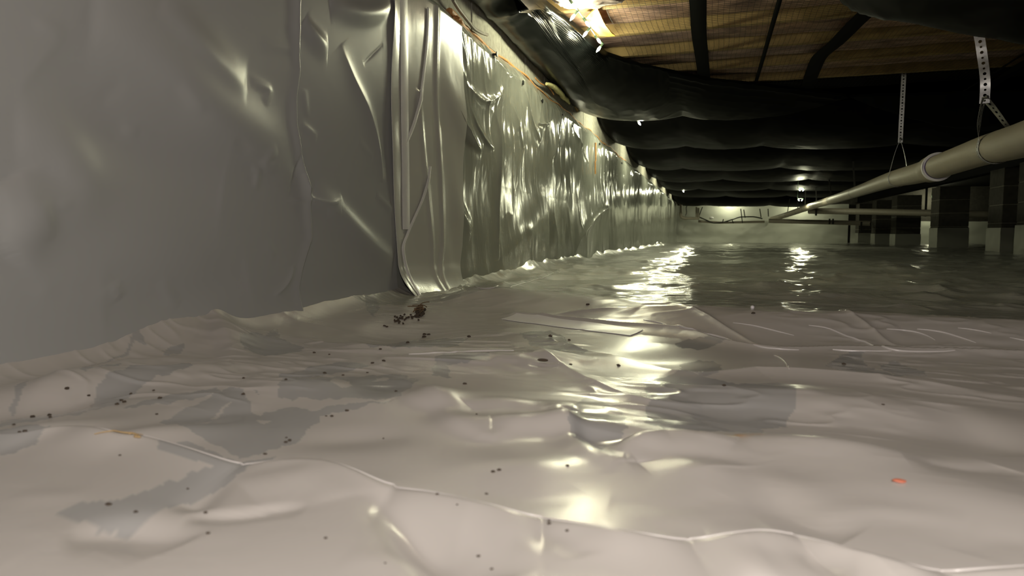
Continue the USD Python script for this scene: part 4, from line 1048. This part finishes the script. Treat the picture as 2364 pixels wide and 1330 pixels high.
# dirt clump with roots by the corner
t = thing('dirt_clump', 'brown dirt and root clump at the foot of the overlap strip', 'dirt')
r_ = np.random.default_rng(33)
p0, p1 = on_floor(968, 722), on_floor(915, 742)
cl = []
for k in range(34):
    q = on_floor(968 + r_.normal() * 4, 722 + r_.normal() * 4); s_ = trimesh.creation.icosphere(1, 1.0); s_.vertices *= (0.6 + 0.8 * r_.random((42, 1))) * np.array([0.004, 0.004, 0.0035]); s_.apply_translation(q + np.array([0, 0, 0.004])); cl.append(s_)
for k in range(40):
    u = r_.random(); q = on_floor(968 - 55 * u + r_.normal() * 3, 728 + 14 * u + r_.normal() * 4); s_ = trimesh.creation.icosphere(1, 1.0); s_.vertices *= (0.6 + 0.8 * r_.random((42, 1))) * 0.0022; s_.apply_translation(q + np.array([0, 0, 0.002])); cl.append(s_)
obj('soil', join(cl), 'dirt', t, smooth=False, kind='stuff')
for k in range(7):
    a0, b0 = 968 + r_.normal() * 8, 722 + r_.normal() * 6; ln = 14 + 12 * r_.random()
    q = resample([on_floor(a0, b0) + [0, 0, 0.006], on_floor(a0 + ln * 0.5, b0 - 5) + [0, 0, 0.012], on_floor(a0 + ln * (1 if k % 2 else -0.6), b0 - 12 * r_.random()) + [0, 0, 0.010]], 12)
    obj('root', tube(q, 0.0012, 5), 'root', t, smooth=40)
# dry grass sprig on the lapped sheet, left
t = thing('dry_sprig', 'thin dry brown sprig lying on the lapped sheet at the left', 'twig')
q = np.array([place(a, b) + [0, 0, 0.0012] for a, b in ((220, 1003), (240, 998), (262, 994), (280, 994), (295, 999), (305, 1004), (318, 1010))])
q = resample(q, 40)
obj('stem', tube(q, np.linspace(0.0004, 0.0010, 40), 6), 'dry_grass', t, smooth=40)
for a, b in ((302, 1002), (312, 1009), (320, 1010)):
    s_ = trimesh.creation.icosphere(2, 1.0); s_.vertices *= np.array([0.0024, 0.0015, 0.0011]); s_.apply_translation(place(a, b) + [0, 0, 0.001]); obj('seed_head', s_, 'dry_grass', t, smooth=True)
for a, b, c2, d2 in ((310, 1003, 306, 994), (318, 1005, 328, 1001), (300, 1000, 303, 993)):
    obj('fibre', tube([place(a, b) + [0, 0, 0.001], place(c2, d2) + [0, 0, 0.001]], 0.0003, 5), 'dry_grass', t, smooth=40)
# orange chip at right
chip = trimesh.creation.icosphere(2, 1.0); chip.vertices *= (0.7 + 0.6 * meshkit.fbm(chip.vertices * 2, 2, 3))[:, None] * np.array([0.0048, 0.0030, 0.0012]); p = on_floor(2076, 1113); chip.apply_translation(p + np.array([0, 0, 0.001]))
obj('orange_chip', chip, 'orange_chip', smooth=True, label='small bright orange plastic chip on the white sheet at right', category='chip')
crumb = trimesh.creation.icosphere(1, 0.004); crumb.apply_translation(on_floor(1737, 713) + np.array([0, 0, 0.003])); obj('white_crumb', crumb, 'pvc_white', smooth=True, label='tiny white crumb beside a dark speck in front of the rolled seam', category='crumb')
leaf = trimesh.creation.icosphere(2, 1.0); leaf.vertices *= np.array([0.008, 0.003, 0.002]); p = on_floor(1253, 836); leaf.apply_translation(p + np.array([0, 0, 0.003]))
obj('leaf_scrap', leaf, 'dirt', smooth=True, label='curled dark leaf scrap in the middle of the floor sheet', category='leaf')
